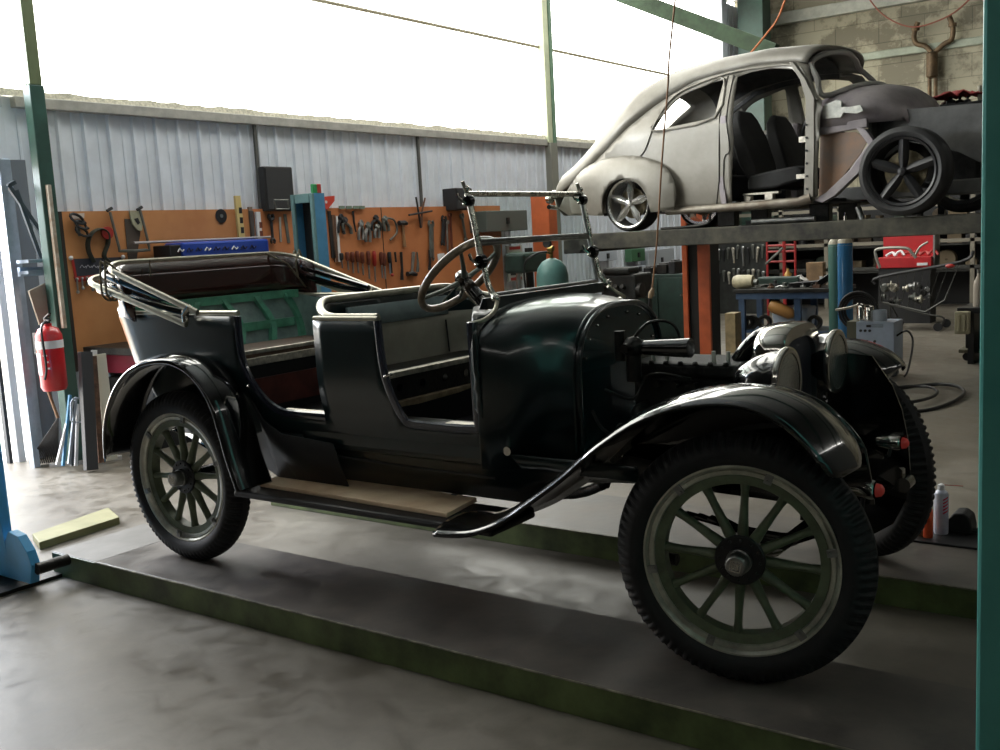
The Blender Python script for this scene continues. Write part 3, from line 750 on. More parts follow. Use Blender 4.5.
for f in ((lambda y: y), mir):
    yl = f(.455); lx = 2.915; lz = .945 if f(.1) == .1 else .95
    prof = [(.001, -.20), (.030, -.195), (.062, -.165), (.095, -.11), (.115, -.05), (.120, -.02), (.124, -.012), (.124, .004), (.120, .006), (.112, .006)]
    b = MB().lathe(prof, 40, (lx, yl, lz), 'X')
    hl = part('headlamp', BLACK, b, smooth=50)
    MB().lathe([(.119, -.014), (.129, -.010), (.132, 0), (.129, .009), (.118, .012), (.108, .010)], 40, (lx, yl, lz), 'X').obj('lamp_rim', CHROME, hl)
    MB().lathe([(.001, .013), (.06, .012), (.112, .007)], 40, (lx, yl, lz), 'X').obj('lens', mat('lamp_lens', (.62, .64, .62), .14, .9, bump=.15, scale=30), hl)
    part('lamp_bracket', BLACK, MB().tube([(lx-.05, yl, lz-.12), (lx-.05, yl, lz-.25), (lx-.06, f(.42), .60)], .015, 8))
    b = MB().lathe([(.001, -.09), (.022, -.085), (.032, -.04), (.034, 0), (.030, .008)], 20, (SGX(f), f(.35), .615), 'X'); sg = part('signal_lamp', CHROME, b)
    MB().lathe([(.024, .006), (.020, .022), (.010, .030), (.001, .032)], 16, (SGX(f)+.006, f(.35), .615), 'X').obj('red_lens', mat('red_lens', (.5, .05, .04), .2, emit=.08), sg)
    part('signal_bracket', SATIN, MB().tube([(SGX(f)-.03, f(.35), .60), (SGX(f)-.05, f(.38), .50)], .008, 8))
part('lamp_tie_bar', BLACK, MB().tube([(2.91, .42, .78), (2.91, mir(.42), .78)], .012, 8))
part('crank_bracket', BLACK, MB().tube([(3.0, YC-.05, .50), (3.0, YC, .60), (2.9, YC, .62)], .018, 8))
part('front_cross_member', BLACK, MB().bb((2.94, .40, .53), (2.99, 1.06, .60)), smooth=0, bevel=.01)
# ---- engine
ENG = mat('greasy_engine_black', (.007, .008, .007), .6, .2, var=.6, scale=12, bump=.5)
b = MB().bb((2.22, .60, .50), (2.72, .86, .93)); b.bb((2.20, .58, .93), (2.74, .88, .985)); part('engine_block', ENG, b, smooth=0, bevel=.015)
b = MB()
for i in range(8): part('head_bolt', DSTEEL, MB().sphere((2.25+.063*i, .585, .985), .012, seg=8))
for i in range(6): part('head_bolt', DSTEEL, MB().cyl((2.26+.08*i, .60, .90), (2.26+.08*i, .56, .90), .012, seg=8))
b = MB()
for i in range(4):
    P = smoothpts([(2.28+.12*i, .60, .80), (2.28+.12*i, .52, .79), (2.32+.10*i, .48, .72)], 4); b.tube(P, .028, 10)
b.tube([(2.22, .47, .72), (2.72, .47, .72)], .035, 12); b.tube(smoothpts([(2.25, .47, .72), (2.20, .45, .62), (2.15, .44, .50)], 4), .03, 10)
part('exhaust_manifold', ENG, b)
b = MB().cyl((2.33, .50, 1.055), (2.525, .50, 1.058), .028, .038, 22); part('intake_horn', BLACK, b)
b = MB().sphere((2.28, .50, 1.055), .045, seg=12); b.cyl((2.28, .5, 1.05), (2.28, .5, .92), .03, seg=12); b.cyl((2.28, .42, 1.06), (2.28, .58, 1.06), .018, seg=10); b.cyl((2.22, .5, 1.0), (2.22, .5, 1.12), .022, seg=10)
b.tube(smoothpts([(2.28, .50, 1.09), (2.33, .55, 1.15), (2.40, .62, 1.13), (2.43, .64, 1.0)], 5), .006, 6)
part('carburettor', DSTEEL, b)
for x in (2.30, 2.36, 2.56, 2.62):
    b = MB().cyl((x, .63, .985), (x, .63, 1.03), .0085, seg=8); part('spark_plug', mat('white_porcelain', (.6, .6, .55), .3), b)
b = MB(); b.tube(smoothpts([(2.62, .73, .98), (2.66, .73, 1.03), (2.72, .73, 1.08), (2.82, .73, 1.10)], 5), .034, 12); part('water_hose', BLACK, b)
b = MB().cyl((2.745, .73, .80), (2.76, .73, .80), .04, seg=16)
for k in range(4):
    a = k*PI/2+.4; b.bar((2.76, .73+.03*math.cos(a), .80+.03*math.sin(a)), (2.765, .73+.17*math.cos(a), .80+.17*math.sin(a)), .005, .05, up=(1, 0, 0))
part('cooling_fan', SATIN, b, smooth=0)
b = MB().lathe([(.001, 0), (.055, 0), (.055, .14), (.001, .14)], 18, (2.40, .48, .60), 'X'); b.tube(smoothpts([(2.2, .4, .9), (2.3, .45, .86), (2.35, .5, .95), (2.5, .55, .93)], 5), .006, 6); b.tube(smoothpts([(2.11, .45, .8), (2.2, .42, .72), (2.4, .45, .70)], 5), .007, 6)
part('generator', ENG, b)
part('valve_cover', ENG, MB().bb((2.24, .57, .60), (2.70, .60, .74)), smooth=0, bevel=.006)
# steering box and pedal bits under the car seen between the ramp and the fender
part('exhaust_pipe', DSTEEL, MB().tube(smoothpts([(2.15, .44, .50), (1.9, .50, .42), (1.2, .52, .40), (-.4, .52, .40)], 5), .022, 10))
# plank lying on the near running board
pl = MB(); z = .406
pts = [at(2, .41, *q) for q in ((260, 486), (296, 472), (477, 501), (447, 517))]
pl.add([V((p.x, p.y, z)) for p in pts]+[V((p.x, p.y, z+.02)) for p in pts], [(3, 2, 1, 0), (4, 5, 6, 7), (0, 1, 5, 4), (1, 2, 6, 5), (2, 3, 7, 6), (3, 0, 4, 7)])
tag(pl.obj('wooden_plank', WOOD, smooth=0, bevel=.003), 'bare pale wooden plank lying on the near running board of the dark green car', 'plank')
# ================================================================== LOW RAMPS
RT1 = mat('worn_ramp_top', (.06, .054, .048), .45, c2=(.15, .13, .112), scale=3.2, bump=.15, rvar=.12)
RT0 = mat('dusty_ramp_plate', (.12, .112, .10), .55, c2=(.19, .18, .165), scale=2.5, bump=.1)
RSIDE = mat('dark_green_ramp_side', (.085, .115, .04), .45, var=.6, scale=3)
def ramp(y0, y1, label):
    t = thing('lift_ramp', label, 'ramp', (1.4, (y0+y1)/2, FL), group=None)
    X0, X1 = -.82, 4.6
    MB().bb((-.42, y0+.004, -.02), (X1, y1-.004, 0)).obj('deck', RT1, t, smooth=0, bevel=.003)
    MB().bb((X0, y0+.004, -.02), (-.424, y1-.004, -.001)).obj('end_plate', RT0, t, smooth=0, bevel=.003)
    MB().bb((X0, y0, FL), (X1, y0+.035, -.005)).obj('side_channel', RSIDE, t, smooth=0, bevel=.004)
    MB().bb((X0, y1-.035, FL), (X1, y1, -.005)).obj('side_channel', RSIDE, t, smooth=0, bevel=.004)
    MB().bb((X0, y0+.035, FL+.01), (X0+.02, y1-.035, -.02)).obj('end_lip', RSIDE, t, smooth=0)
    MB().tube([(-.42, y0-.001, -.003), (X1, y0-.001, -.003)], .004, 6).obj('worn_edge', mat('rubbed_edge_metal', (.2, .19, .14), .4, .5, var=.6, scale=12), t)
    MB().bb((X0+.05, y0+.05, FL), (X0+.12, y1-.05, FL+.1)).obj('cross_stiffener', RSIDE, t, smooth=0)
ramp(-.244, .325, 'near dark green steel ramp carrying the two wheels closest to us')
ramp(1.26, 1.95, 'far steel ramp under the far side wheels with spray cans standing on it')

# ================================================================== LIFTED SILVER SALOON
SY = 6.75; HWS = .80
PRIM = mat('grey_primer_metal', (.19, .175, .145), .42, .25, c2=(.29, .275, .24), scale=2.2, bump=.06, rvar=.1)
PURP = mat('mauve_grey_bare_metal', (.20, .175, .19), .45, .4, c2=(.30, .27, .27), scale=5, bump=.1)
RUSTY = mat('rust_stained_panel', (.16, .13, .11), .55, .2, c2=(.26, .15, .09), scale=4)
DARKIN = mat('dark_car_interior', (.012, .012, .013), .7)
HEADL = mat('grey_headlining', (.06, .058, .055), .75, var=.35, scale=8, bump=.2)
scar = thing('saloon_car', 'stripped grey bare metal vintage saloon without doors or bonnet, raised on the lift', 'car', (.5, SY, 1.49))
def sp(name, m, mb, **k): return mb.obj(name, m, scar, **k)
def smir(y): return 2*SY-y
def lerp(tab, x):
    if x <= tab[0][0]: return tab[0][1]
    for (a, p), (b, q) in zip(tab, tab[1:]):
        if x <= b: return p+(q-p)*(x-a)/(b-a)
    return tab[-1][1]
CROWN = [(-1.94, 1.95), (-1.93, 2.05), (-1.86, 2.18), (-1.607, 2.288), (-1.43, 2.40), (-1.267, 2.523), (-.94, 2.799), (-.715, 2.944), (-.337, 3.06), (.108, 3.10), (.629, 3.108), (.95, 3.08), (1.12, 3.03)]
RAIL = [(-1.94, 1.90), (-1.6, 2.02), (-1.3, 2.15), (-1.0, 2.33), (-.75, 2.50), (-.45, 2.68), (-.297, 2.76), (-.052, 2.87), (.264, 2.915), (.6, 2.935), (.95, 2.91), (1.07, 2.88)]
PV = V((.5, 6, 0)); TH = R(-5)
def sy_(x, z):
    """depth of the side skin measured from the centre line"""
    y = HWS
    if x < -.2: y -= .36*((-.2-x)/1.7)**2.2
    if x > 1.0: y -= .10*(x-1.0)
    if z > 2.42: y -= .20*((z-2.42)/.5)**1.35 * 1.0
    if z < 2.0: y -= .03*((2.0-z)/.3)**2
    return y
def side(x, z, off=0): return V((x, SY-sy_(x, z)+off, z))
def A(px, py, y=6.0):
    Ri = Matrix.Rotation(-TH, 3, 'Z'); c0 = Ri @ (CAM-PV)+PV
    v = Ri @ (d + RT*((px-500)/F_PX) - UP*((py-375)/F_PX)); t = (y-c0.y)/v.y
    p = c0+v*t; return (p.x, p.z)
railpts = [(x, z) for x, z in RAIL][::-1]
win_r = [A(656, 131), A(664, 114), A(673, 101), A(684, 92), A(702, 84), A(719, 78), A(717, 118)]
door_f = [A(733, 207), A(736, 140), A(732, 76), A(745, 71), A(765, 67), A(787, 68), A(798, 78), A(813, 104), A(811, 150), A(808, 198)]
arcc = (-.71, 1.76)
arch_w = [(arcc[0]+.29*math.cos(PI*i/14), arcc[1]-.02+.27*math.sin(PI*i/14)) for i in range(15)]
arch_b = [(arcc[0]+.34*math.cos(PI*i/14), arcc[1]-.02+.32*math.sin(PI*i/14)) for i in range(15)]
outline = [(-1.86, 1.78), (-1.7, 1.70)] + [(-1.055, 1.67)] + arch_b[::-1] + [(-.365, 1.665), A(812, 203), A(818, 195), A(822, 100), A(816, 94)] + [(1.08, 2.86)] + [(x, z) for x, z in railpts if -1.9 < x < 1.06]
outline = [(x, z) for x, z in outline]
for s_, f in ((1, lambda p: p), (-1, lambda p: V((p.x, smir(p.y), p.z)))):
    mb = MB(); panel(mb, outline, [win_r, door_f], lambda u, v: f(side(u, v)), .07)
    sp('body_side', PRIM, mb, solid=.012, smooth=50)
    # inner liner of the side so the inside is dark
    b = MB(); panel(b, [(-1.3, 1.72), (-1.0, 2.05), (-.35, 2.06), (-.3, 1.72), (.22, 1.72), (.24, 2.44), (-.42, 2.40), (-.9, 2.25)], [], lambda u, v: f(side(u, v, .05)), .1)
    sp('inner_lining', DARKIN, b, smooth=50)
    # rear wing bulge
    cx, cz, rx, rz = -.84, 1.80, .76, .44
    fo = [(cx+rx*math.cos(PI*i/24)*(1.02 if math.cos(PI*i/24) < 0 else .93), cz+rz*math.sin(PI*i/24)**.8) for i in range(25)]
    wing = fo + [(-1.42, 1.72), (-1.2, 1.66), (-.93, 1.66)] + arch_w[::-1] + [(-.35, 1.66), (-.14, 1.67)]
    wing = fo[::1] + [(-1.55, 1.70), (-1.01, 1.665)] + arch_w[::-1] + [(-.41, 1.665), (-.17, 1.68)]
    def wf(u, v):
        q = min(1, ((u-cx)/rx)**2+((max(v, cz)-cz)/rz)**2); b_ = .12*math.sqrt(max(0, 1-q**1.3))
        p = side(u, v); p.y -= b_+.034; return f(p)
    mb = MB(); panel(mb, wing, [], wf, .05); sp('rear_wing', PRIM, mb, solid=.006, smooth=50)
    # seams: rear door shut lines
    sm = mat('door_gap_shadow', (.03, .027, .022), .8)
    for pts in ([A(655, 131), A(648, 150), A(641, 158)], [A(722, 75), A(722, 118), A(718, 205), A(680, 208)], [A(728, 74), A(729, 118), A(733, 150), A(727, 160), A(727, 207)],
                [A(662, 112), A(655, 131)], [A(668, 99), A(684, 86), A(704, 78), A(722, 73)]):
        P = [f(side(x, z, -.012)) for x, z in smoothpts([(x, z, 0) for x, z in pts], 3) and [(q.x, q.y) for q in smoothpts([(x, z, 0) for x, z in pts], 3)]]
        sp('door_seam', sm, MB().tube(P, .005, 6))
    P = [f(side(q.x, q.y, -.02)) for q in smoothpts([(x, z-.02, 0) for x, z in [A(655, 128), A(667, 100), A(684, 85), A(722, 70), A(755, 64), A(790, 62), A(803, 74), A(818, 98)]], 3)]
    sp('drip_rail', PRIM, MB().tube(P, .010, 6))
    P = [f(side(q.x, q.y, -.012)) for q in smoothpts([(x, z, 0) for x, z in win_r[:]], 3, True)]
    sp('window_frame', PRIM, MB().tube(P, .011, 6, closed=True))
    # sill tube
    b = MB().tube([f(V((-.30, 5.97, 1.665))), f(V((.5, 5.95, 1.665))), f(V((1.05, 5.96, 1.672))), f(V((1.16, 5.98, 1.70)))], [.035, .04, .042, .05], 12)
    sp('sill', mat('stained_sill_metal', (.25, .23, .19), .4, .4, c2=(.14, .11, .08), scale=5), b)
    # A pillar flange with holes
    b = MB(); b.loft([[f(V((x, 5.955, z))), f(V((x+w_, 5.955, z))), f(V((x+w_, 6.02, z))), f(V((x, 6.02, z)))] for x, w_, z in ((1.10, .09, 1.70), (1.12, .085, 2.1), (1.13, .08, 2.55), (1.08, .05, 2.72), (.98, .04, 2.88))], True, False, True)
    pil = sp('front_pillar', PRIM, b, smooth=30, bevel=.006)
    for k in range(6):
        b = MB().cyl(f(V((1.135, 5.945, 1.78+.11*k))), f(V((1.135, 5.957, 1.78+.11*k))), .010, seg=8); b.obj('bolt_hole', DARKIN, pil)
    b = MB(); b.loft([[f(V((x, 5.945, z))), f(V((x+.06, 5.945, z))), f(V((x+.06, 6.03, z))), f(V((x, 6.03, z)))] for x, z in ((.30, 1.68), (.27, 1.95), (.27, 2.15), (.31, 2.25), (.31, 2.5))], True, False, True)
    sp('centre_pillar', PURP, b, smooth=30, bevel=.006)
# roof skin with its side edges on the rails; windscreen header at the front
rings = []
xs = [-1.94+.05*i for i in range(60)] + [1.07]
for x in xs:
    zr = lerp(RAIL, x); zc = lerp(CROWN, x); yy = sy_(x, zr); rg_ = []
    for i in range(25):
        a = PI - PI*i/24; c, s = math.cos(a), math.sin(a)
        rg_.append(V((x + ((x-.85)/.22*.11*abs(s) if x > .85 else 0), SY + yy*(abs(c)**.75)*(1 if c > 0 else -1), zr + (zc-zr)*abs(s)**.75)))
    rings.append(rg_)
mb = MB(); n = 25; vs = [p for q in rings for p in q]; fs = []
for i in range(len(rings)-1):
    for k in range(n-1):
        x = xs[i]
        if -1.25 <= x < -.82 and 6 <= k < 18: continue      # rear window opening
        fs.append((i*n+k, i*n+k+1, (i+1)*n+k+1, (i+1)*n+k))
mb.add(vs, fs); sp('roof', PRIM, mb, solid=.02, smooth=50)
b = MB(); b.loft([[p+V((0, 0, -.05)) for p in q] for q in rings[28:-4]], False); sp('headlining', HEADL, b, smooth=50)
b = MB()
back = [V((-1.94, SY+sy_(-1.94, 1.9)*t, 1.90+.05*(1-abs(t)))) for t in [-1+i/8 for i in range(17)]]
b.loft([back, [V((p.x+.02, p.y, 1.80)) for p in back], [V((-1.82, p.y, 1.70)) for p in back]], False); sp('tail_panel', PRIM, b, solid=.01, smooth=50)
for s_ in (-1, 1):
    b = MB().sphere((-1.80, SY+s_*.60, 1.93), .045, seg=12).lathe([(.001, -.06), (.045, -.05), (.05, 0), (.02, .03)], 14, (-1.86, SY+s_*.58, 1.88), 'X'); sp('tail_lamp', CHROME, b)
b = MB().tube(smoothpts([(-1.90, SY-.58, 1.80), (-1.98, SY-.3, 1.79), (-2.0, SY, 1.79), (-1.98, SY+.3, 1.79), (-1.90, SY+.58, 1.80)], 4), .025, 8); sp('rear_bumper', CHROME, b)
# windscreen frame
ws = [V((1.24, 6.08, 2.57)), V((1.17, 6.11, 2.73)), V((1.08, 6.2, 2.885)), V((1.13, 6.42, 2.98)), V((1.17, SY, 3.01)), V((1.13, smir(6.42), 2.98)), V((1.08, smir(6.2), 2.93)), V((1.17, smir(6.13), 2.82)), V((1.29, smir(6.1), 2.68))]
lowr = [V((1.42, smir(6.35), 2.67)), V((1.48, SY, 2.685)), V((1.42, 6.35, 2.65))]
sp('windscreen_frame', mat('pale_worn_pillar', (.30, .29, .27), .45, .3), MB().tube(smoothpts(ws+lowr, 4, True), .026, 8, closed=True))
# scuttle, cowl top and footwell sides
rings = []
for x, hw_, zt in ((1.14, .72, 2.59), (1.28, .71, 2.64), (1.45, .69, 2.66), (1.62, .65, 2.655), (1.76, .59, 2.62), (1.86, .52, 2.55), (1.93, .44, 2.44), (1.95, .38, 2.32)):
    rings.append(arch(x, hw_, zt, 2.30, 2.3, shoulder=.22, yc=SY))
sp('scuttle_top', PURP, MB().loft(rings, False), solid=.012, smooth=60)
for f in ((lambda y: y), smir):
    b = MB(); panel(b, [(1.18, 1.70), (1.26, 1.72), A(860, 155, 6.1), A(868, 140, 6.1), A(856, 132, 6.1), (1.2, 2.26)], [], lambda u, v: V((u, f(6.10), v)), .08)
    sp('footwell_side', RUSTY, b, solid=.01, smooth=0)
    sp('upper_flange', PURP, MB().bar((1.18, f(6.06), 2.27), (1.62, f(6.10), 2.30), .06, .075), smooth=0, bevel=.008)
    b = MB(); P = [V((1.55, f(6.08), 2.28)), V((1.66, f(6.08), 2.12)), V((1.50, f(6.08), 1.92)), V((1.30, f(6.05), 1.74)), V((1.20, f(6.0), 1.68))]
    b.loft([[p+V((-.03, -.02, 0)), p+V((.06, -.02, -.03)), p+V((.06, .05, -.03)), p+V((-.03, .05, 0))] for p in P], True, False, True)
    sp('diagonal_strut', PURP, b, smooth=30, bevel=.008)
    b = MB(); b.prism([A(824, 119, 6.05), A(824, 106, 6.05), A(838, 100, 6.05), A(843, 101, 6.05), A(843, 107, 6.05), A(850, 107, 6.05), A(862, 105, 6.05), A(865, 111, 6.05), A(858, 114, 6.05), A(845, 113, 6.05), A(842, 118, 6.05)], lambda u, v, t: V((u, f(6.02+t), v)), .02)
    sp('hinge_plate', mat('bright_bare_bracket', (.42, .42, .38), .45, .4, var=.3, scale=14), b, smooth=0, bevel=.004)
# dark inner wing / subframe
IW = mat('dark_grey_inner_wing', (.045, .045, .043), .5, .2, c2=(.10, .10, .095), scale=3, bump=.1)
for f in ((lambda y: y), smir):
    b = MB(); panel(b, [(1.60, 2.40), (2.75, 2.36), (2.75, 2.02), (2.50, 1.88), (2.3, 2.0), (1.9, 2.12), (1.62, 1.95), (1.60, 2.2)], [], lambda u, v: V((u, f(6.28), v)), .1)
    sp('inner_wing', IW, b, solid=.012, smooth=0)
    sp('chassis_leg', IW, MB().bb((1.2, f(6.40), 1.66), (2.8, f(6.52), 1.78)), smooth=0, bevel=.01)
sp('bulkhead', IW, MB().bb((1.60, 6.15, 1.70), (1.63, smir(6.15), 2.42)), smooth=0)
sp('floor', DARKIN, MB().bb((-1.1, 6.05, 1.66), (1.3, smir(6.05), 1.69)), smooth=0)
sp('front_cross_panel', IW, MB().bb((2.70, 6.28, 1.90), (2.76, smir(6.28), 2.36)), smooth=0, bevel=.01)
sp('engine', DSTEEL, MB().bb((1.75, 6.5, 1.75), (2.4, 7.0, 2.35)).bb((1.8, 6.4, 2.2), (2.3, 6.5, 2.3)), smooth=0, bevel=.03)
sp('steering_rack', DSTEEL, MB().tube([(2.0, 6.1, 1.75), (2.0, smir(6.1), 1.75)], .025, 8))
# seats and steering wheel inside
def cseat(y):
    b = MB(); b.loft([[V((x, y-w_, z-t)), V((x, y+w_, z-t)), V((x, y+w_, z+t)), V((x, y-w_, z+t))] for x, w_, z, t in ((.45, .20, 1.86, .04), (.5, .24, 1.88, .07), (.75, .25, 1.90, .08), (.95, .24, 1.93, .07), (1.0, .2, 1.93, .04))], True, False, True)
    s = sp('seat', mat('dark_grey_seat_cloth', (.022, .022, .022), .8, var=.3), b, smooth=50, bevel=.02)
    b = MB(); b.loft([[V((x-t, y-w_, z)), V((x+t, y-w_, z)), V((x+t, y+w_, z)), V((x-t, y+w_, z))] for x, w_, z, t in ((.52, .22, 1.90, .05), (.46, .25, 2.05, .07), (.38, .25, 2.3, .07), (.33, .2, 2.48, .05), (.32, .12, 2.56, .03))], True, False, True)
    b.obj('seat_back', MATS['dark_grey_seat_cloth'], s, smooth=50, bevel=.02)
cseat(6.38); cseat(7.12)
b = MB(); b.loft([[V((x, 6.1, z)), V((x, smir(6.1), z)), V((x, smir(6.1), z2)), V((x, 6.1, z2))] for x, z, z2 in ((-.75, 1.75, 2.3), (-.5, 1.75, 2.35), (-.42, 1.75, 2.0), (.0, 1.75, 2.0))], True, False, True)
sp('rear_bench', MATS['dark_grey_seat_cloth'], b, smooth=30, bevel=.03)
M2 = ringm(V((1.02, 6.42, 2.40)), (-.85, 0, .5))
sws = sp('steering_wheel', SATIN, MB().tube([M2 @ V((.19*math.cos(a), .19*math.sin(a), 0)) for a in [2*PI*i/32 for i in range(32)]], .013, 8, closed=True))
for a in (0, 2.1, 4.2): MB().tube([M2 @ V((0, 0, -.03)), M2 @ V((.18*math.cos(a), .18*math.sin(a), 0))], .010, 6).obj('spoke', SATIN, sws)
sp('steering_column', SATIN, MB().tube([M2 @ V((0, 0, 0)), M2 @ V((0, 0, -.4))], .025, 8))
b = MB().bb((.42, 6.10, 1.695), (.82, 6.16, 1.715)).bb((.45, 6.10, 1.715), (.52, 6.16, 1.76)).bb((.66, 6.10, 1.715), (.74, 6.16, 1.77)).bb((.44, 6.1, 1.765), (.8, 6.16, 1.785))
sp('seat_runner', ALUM, b, smooth=0, bevel=.004)
sp('dash_bracket', ALUM, MB().bb((.98, 6.14, 2.20), (1.12, 6.17, 2.25)).bb((.97, 6.1, 1.88), (1.10, 6.13, 1.92)), smooth=0)
# wheels
def modern_wheel(name_m, Rr, rimr, wid, mt, mrim, x, y, z, out=-1, spin=0, nsp=5, pointed=True, fat=.05):
    M = Matrix.Translation((x, y, z)) @ Matrix.Rotation(spin, 4, 'Y')
    if out > 0: M = Matrix.Translation((x, y, z)) @ Matrix.Rotation(PI, 4, 'Z') @ Matrix.Rotation(spin, 4, 'Y')
    hw_ = wid/2
    w = MB().lathe([(rimr*.93, -hw_+.01), (rimr, -hw_), (rimr, -hw_-.006), (rimr*1.03, -hw_+.004), (rimr*1.03, hw_), (rimr*.9, hw_), (rimr*.88, 0)], 48, axis='Y', M=M, closed=True)
    w = sp('wheel', mrim, w, smooth=30)
    prof = [(rimr*1.02, hw_-.01), (rimr+.02, hw_+.005), ((Rr+rimr)/2, hw_+.012), (Rr-.015, hw_-.005), (Rr, hw_-.025), (Rr, -hw_+.025), (Rr-.015, -hw_+.005), ((Rr+rimr)/2, -hw_-.012), (rimr+.02, -hw_-.005), (rimr*1.02, -hw_+.01)]
    MB().lathe(prof, 64, axis='Y', M=M, closed=True).obj('tyre', mt, w, smooth=40)
    for k in range(nsp):
        a = 2*PI*k/nsp; c, s = math.cos(a), math.sin(a); rings = []
        st = ((.03, .028), (rimr*.35, .034 if pointed else .042), (rimr*.55, .042 if pointed else .044), (rimr*.8, .026 if pointed else .042), (rimr*.96, .008 if pointed else .04))
        for r, wd in st:
            dy = -hw_+.02 + .02*(1-r/rimr)
            rings.append([M @ V((c*r-s*wd*q, dy+dz, s*r+c*wd*q)) for q, dz in ((-1, .012), (-.75, 0), (0, -.014), (.75, 0), (1, .012), (0, .03))])
        MB().loft(rings, True, False, True).obj('spoke', mrim, w, smooth=30)
    MB().lathe([(.001, -hw_-.005), (.03, -hw_), (.036, -hw_+.03), (.001, -hw_+.04)], 20, axis='Y', M=M).obj('centre_cap', mrim, w)
    b = MB().lathe([(.001, 0), (rimr*.62, 0), (rimr*.62, .02), (.001, .02)], 32, axis='Y', M=M); b.obj('brake_disc', mat('rusty_brake_disc', (.11, .09, .05), .5, .5, var=.5, scale=14), w)
    return w
MATTEBLK = mat('satin_black_alloy', (.02, .02, .021), .32, .3); TY2 = mat('dusty_tyre', (.022, .022, .022), .62, var=.3, scale=9)
modern_wheel('f', .360, .275, .20, TY2, MATTEBLK, 1.985, 5.95, 1.862, spin=-.28, pointed=False)
SPOKM = mat('polished_alloy', (.75, .74, .72), .22, .8)
modern_wheel('r', .275, .24, .20, TY2, SPOKM, -.73, 6.04, 1.768, spin=-.25)
modern_wheel('f', .360, .275, .20, TY2, MATTEBLK, 1.985, smir(5.95), 1.862, out=1, spin=.2, pointed=False)
modern_wheel('r', .285, .235, .20, TY2, SPOKM, -.73, smir(6.04), 1.768, out=1, spin=.1)
scar.location = PV + Matrix.Rotation(TH, 3, 'Z') @ (scar.location-PV); scar.rotation_euler = (0, 0, TH)
# ---------------- lift that carries it
LIFTM = mat('grimy_runway_steel', (.018, .017, .014), .6, .1, c2=(.085, .08, .055), scale=5.5, bump=.1)
ORANGE = mat('orange_lift_paint', (.60, .13, .045), .4, var=.2, scale=3)
DARKL = mat('lift_dark_inside', (.006, .006, .006), .6)
lift = thing('car_lift', 'raised grimy steel runway lift with orange posts holding the grey saloon', 'car lift', (.8, SY, FL))
for y0_ in (5.80, 7.18):
    b = MB().bb((-1.35, y0_, 1.335), (3.7, y0_+.56, 1.49)); b.obj('runway', LIFTM, lift, smooth=0, bevel=.008)
MB().bb((-1.35, 5.80, 1.30), (-1.15, 7.75, 1.46)).obj('cross_beam', DSTEEL, lift, smooth=0, bevel=.008)
MB().bb((3.4, 5.80, 1.30), (3.6, 7.75, 1.46)).obj('cross_beam', DSTEEL, lift, smooth=0, bevel=.008)
y_ = 8.0; e0, e1, e2, e3 = [at(1, y_, q, 300).x for q in (683, 688, 698.5, 710)]
MB().bb((e0, y_, FL), (e1, y_+.04, 2.6)).obj('post_flange', ORANGE, lift, smooth=0, bevel=.004)
MB().bb((e2, y_, FL), (e3, y_+.04, 2.6)).obj('post_flange', ORANGE, lift, smooth=0, bevel=.004)
MB().bb((e0, y_+.04, FL), (e3, y_+.28, 2.6)).obj('post_web', DARKL, lift, smooth=0)
MB().bb((e0-.15, y_-.1, FL), (e3+.15, y_+.4, FL+.02)).obj('base_plate', DSTEEL, lift, smooth=0)
MB().bb((-1.0, 7.70, 1.30), (-.75, 8.0, 1.40)).obj('carriage_arm', DSTEEL, lift, smooth=0)
t = thing('lift_post', 'square orange steel post seen through the windscreen glass', 'post', (-3.0, 8.4, FL))
MB().bb((-3.40, 8.30, FL), (-3.12, 8.50, 2.03)).obj('column', ORANGE, t, smooth=0, bevel=.01)
MB().bb((-3.5, 8.15, FL), (-3.02, 8.65, FL+.02)).obj('base_plate', DSTEEL, t, smooth=0)
# things lying on the runway
def on_run(name, label, cat, m, b, **k): return tag(b.obj(name, m, **k), label, cat)
p = at(1, 5.95, 862, 205); b = MB().cyl((p.x+.0, 5.95, 1.492), (p.x-.035, 5.95, 1.60), .025, seg=16); on_run('metal_sleeve', 'short bright metal tube standing on the runway beside the black front wheel', 'tube', STEEL, b)
p = at(1, 5.95, 845, 208); b = MB().cyl((p.x, 5.95, 1.491), (p.x, 5.95, 1.53), .014, seg=12); b.cyl((p.x, 5.95, 1.53), (p.x, 5.95, 1.56), .006, seg=8); on_run('grease_nozzle', 'tiny silver nozzle standing on the runway left of the metal tube', 'nozzle', CHROME, b)
a_ = at(1, 6.1, 752, 218); b_ = at(1, 6.1, 815, 216); b = MB().cyl((a_.x, 6.1, 1.52), (b_.x, 6.1, 1.52), .028, seg=14); on_run('steel_pipe', 'grey steel pipe lying along the runway under the saloon sill', 'pipe', STEEL, b)
b = MB().tube(smoothpts([(-.35, 6.0, 1.50), (-.1, 6.02, 1.505), (.15, 5.98, 1.53), (.17, 5.98, 1.60)], 4), .014, 8); on_run('jack_handle', 'thin dark bent lever lying on the runway under the saloon rear door', 'lever', DSTEEL, b)
b = MB().bb((-1.0, 6.28, 1.491), (-.9, 6.4, 1.56)); b.bb((.98, 6.3, 1.491), (1.1, 6.42, 1.66)); 
for x, yy in ((.2, 6.35), (1.1, 6.35), (.2, 7.2), (1.1, 7.2)):
    t = tag(MB().bb((x-.09, yy-.06, 1.491), (x+.09, yy+.06, 1.655)).obj('support_block', DSTEEL, smooth=0, bevel=.01), 'dark block between runway and saloon underside', 'block', 'support blocks under the saloon')

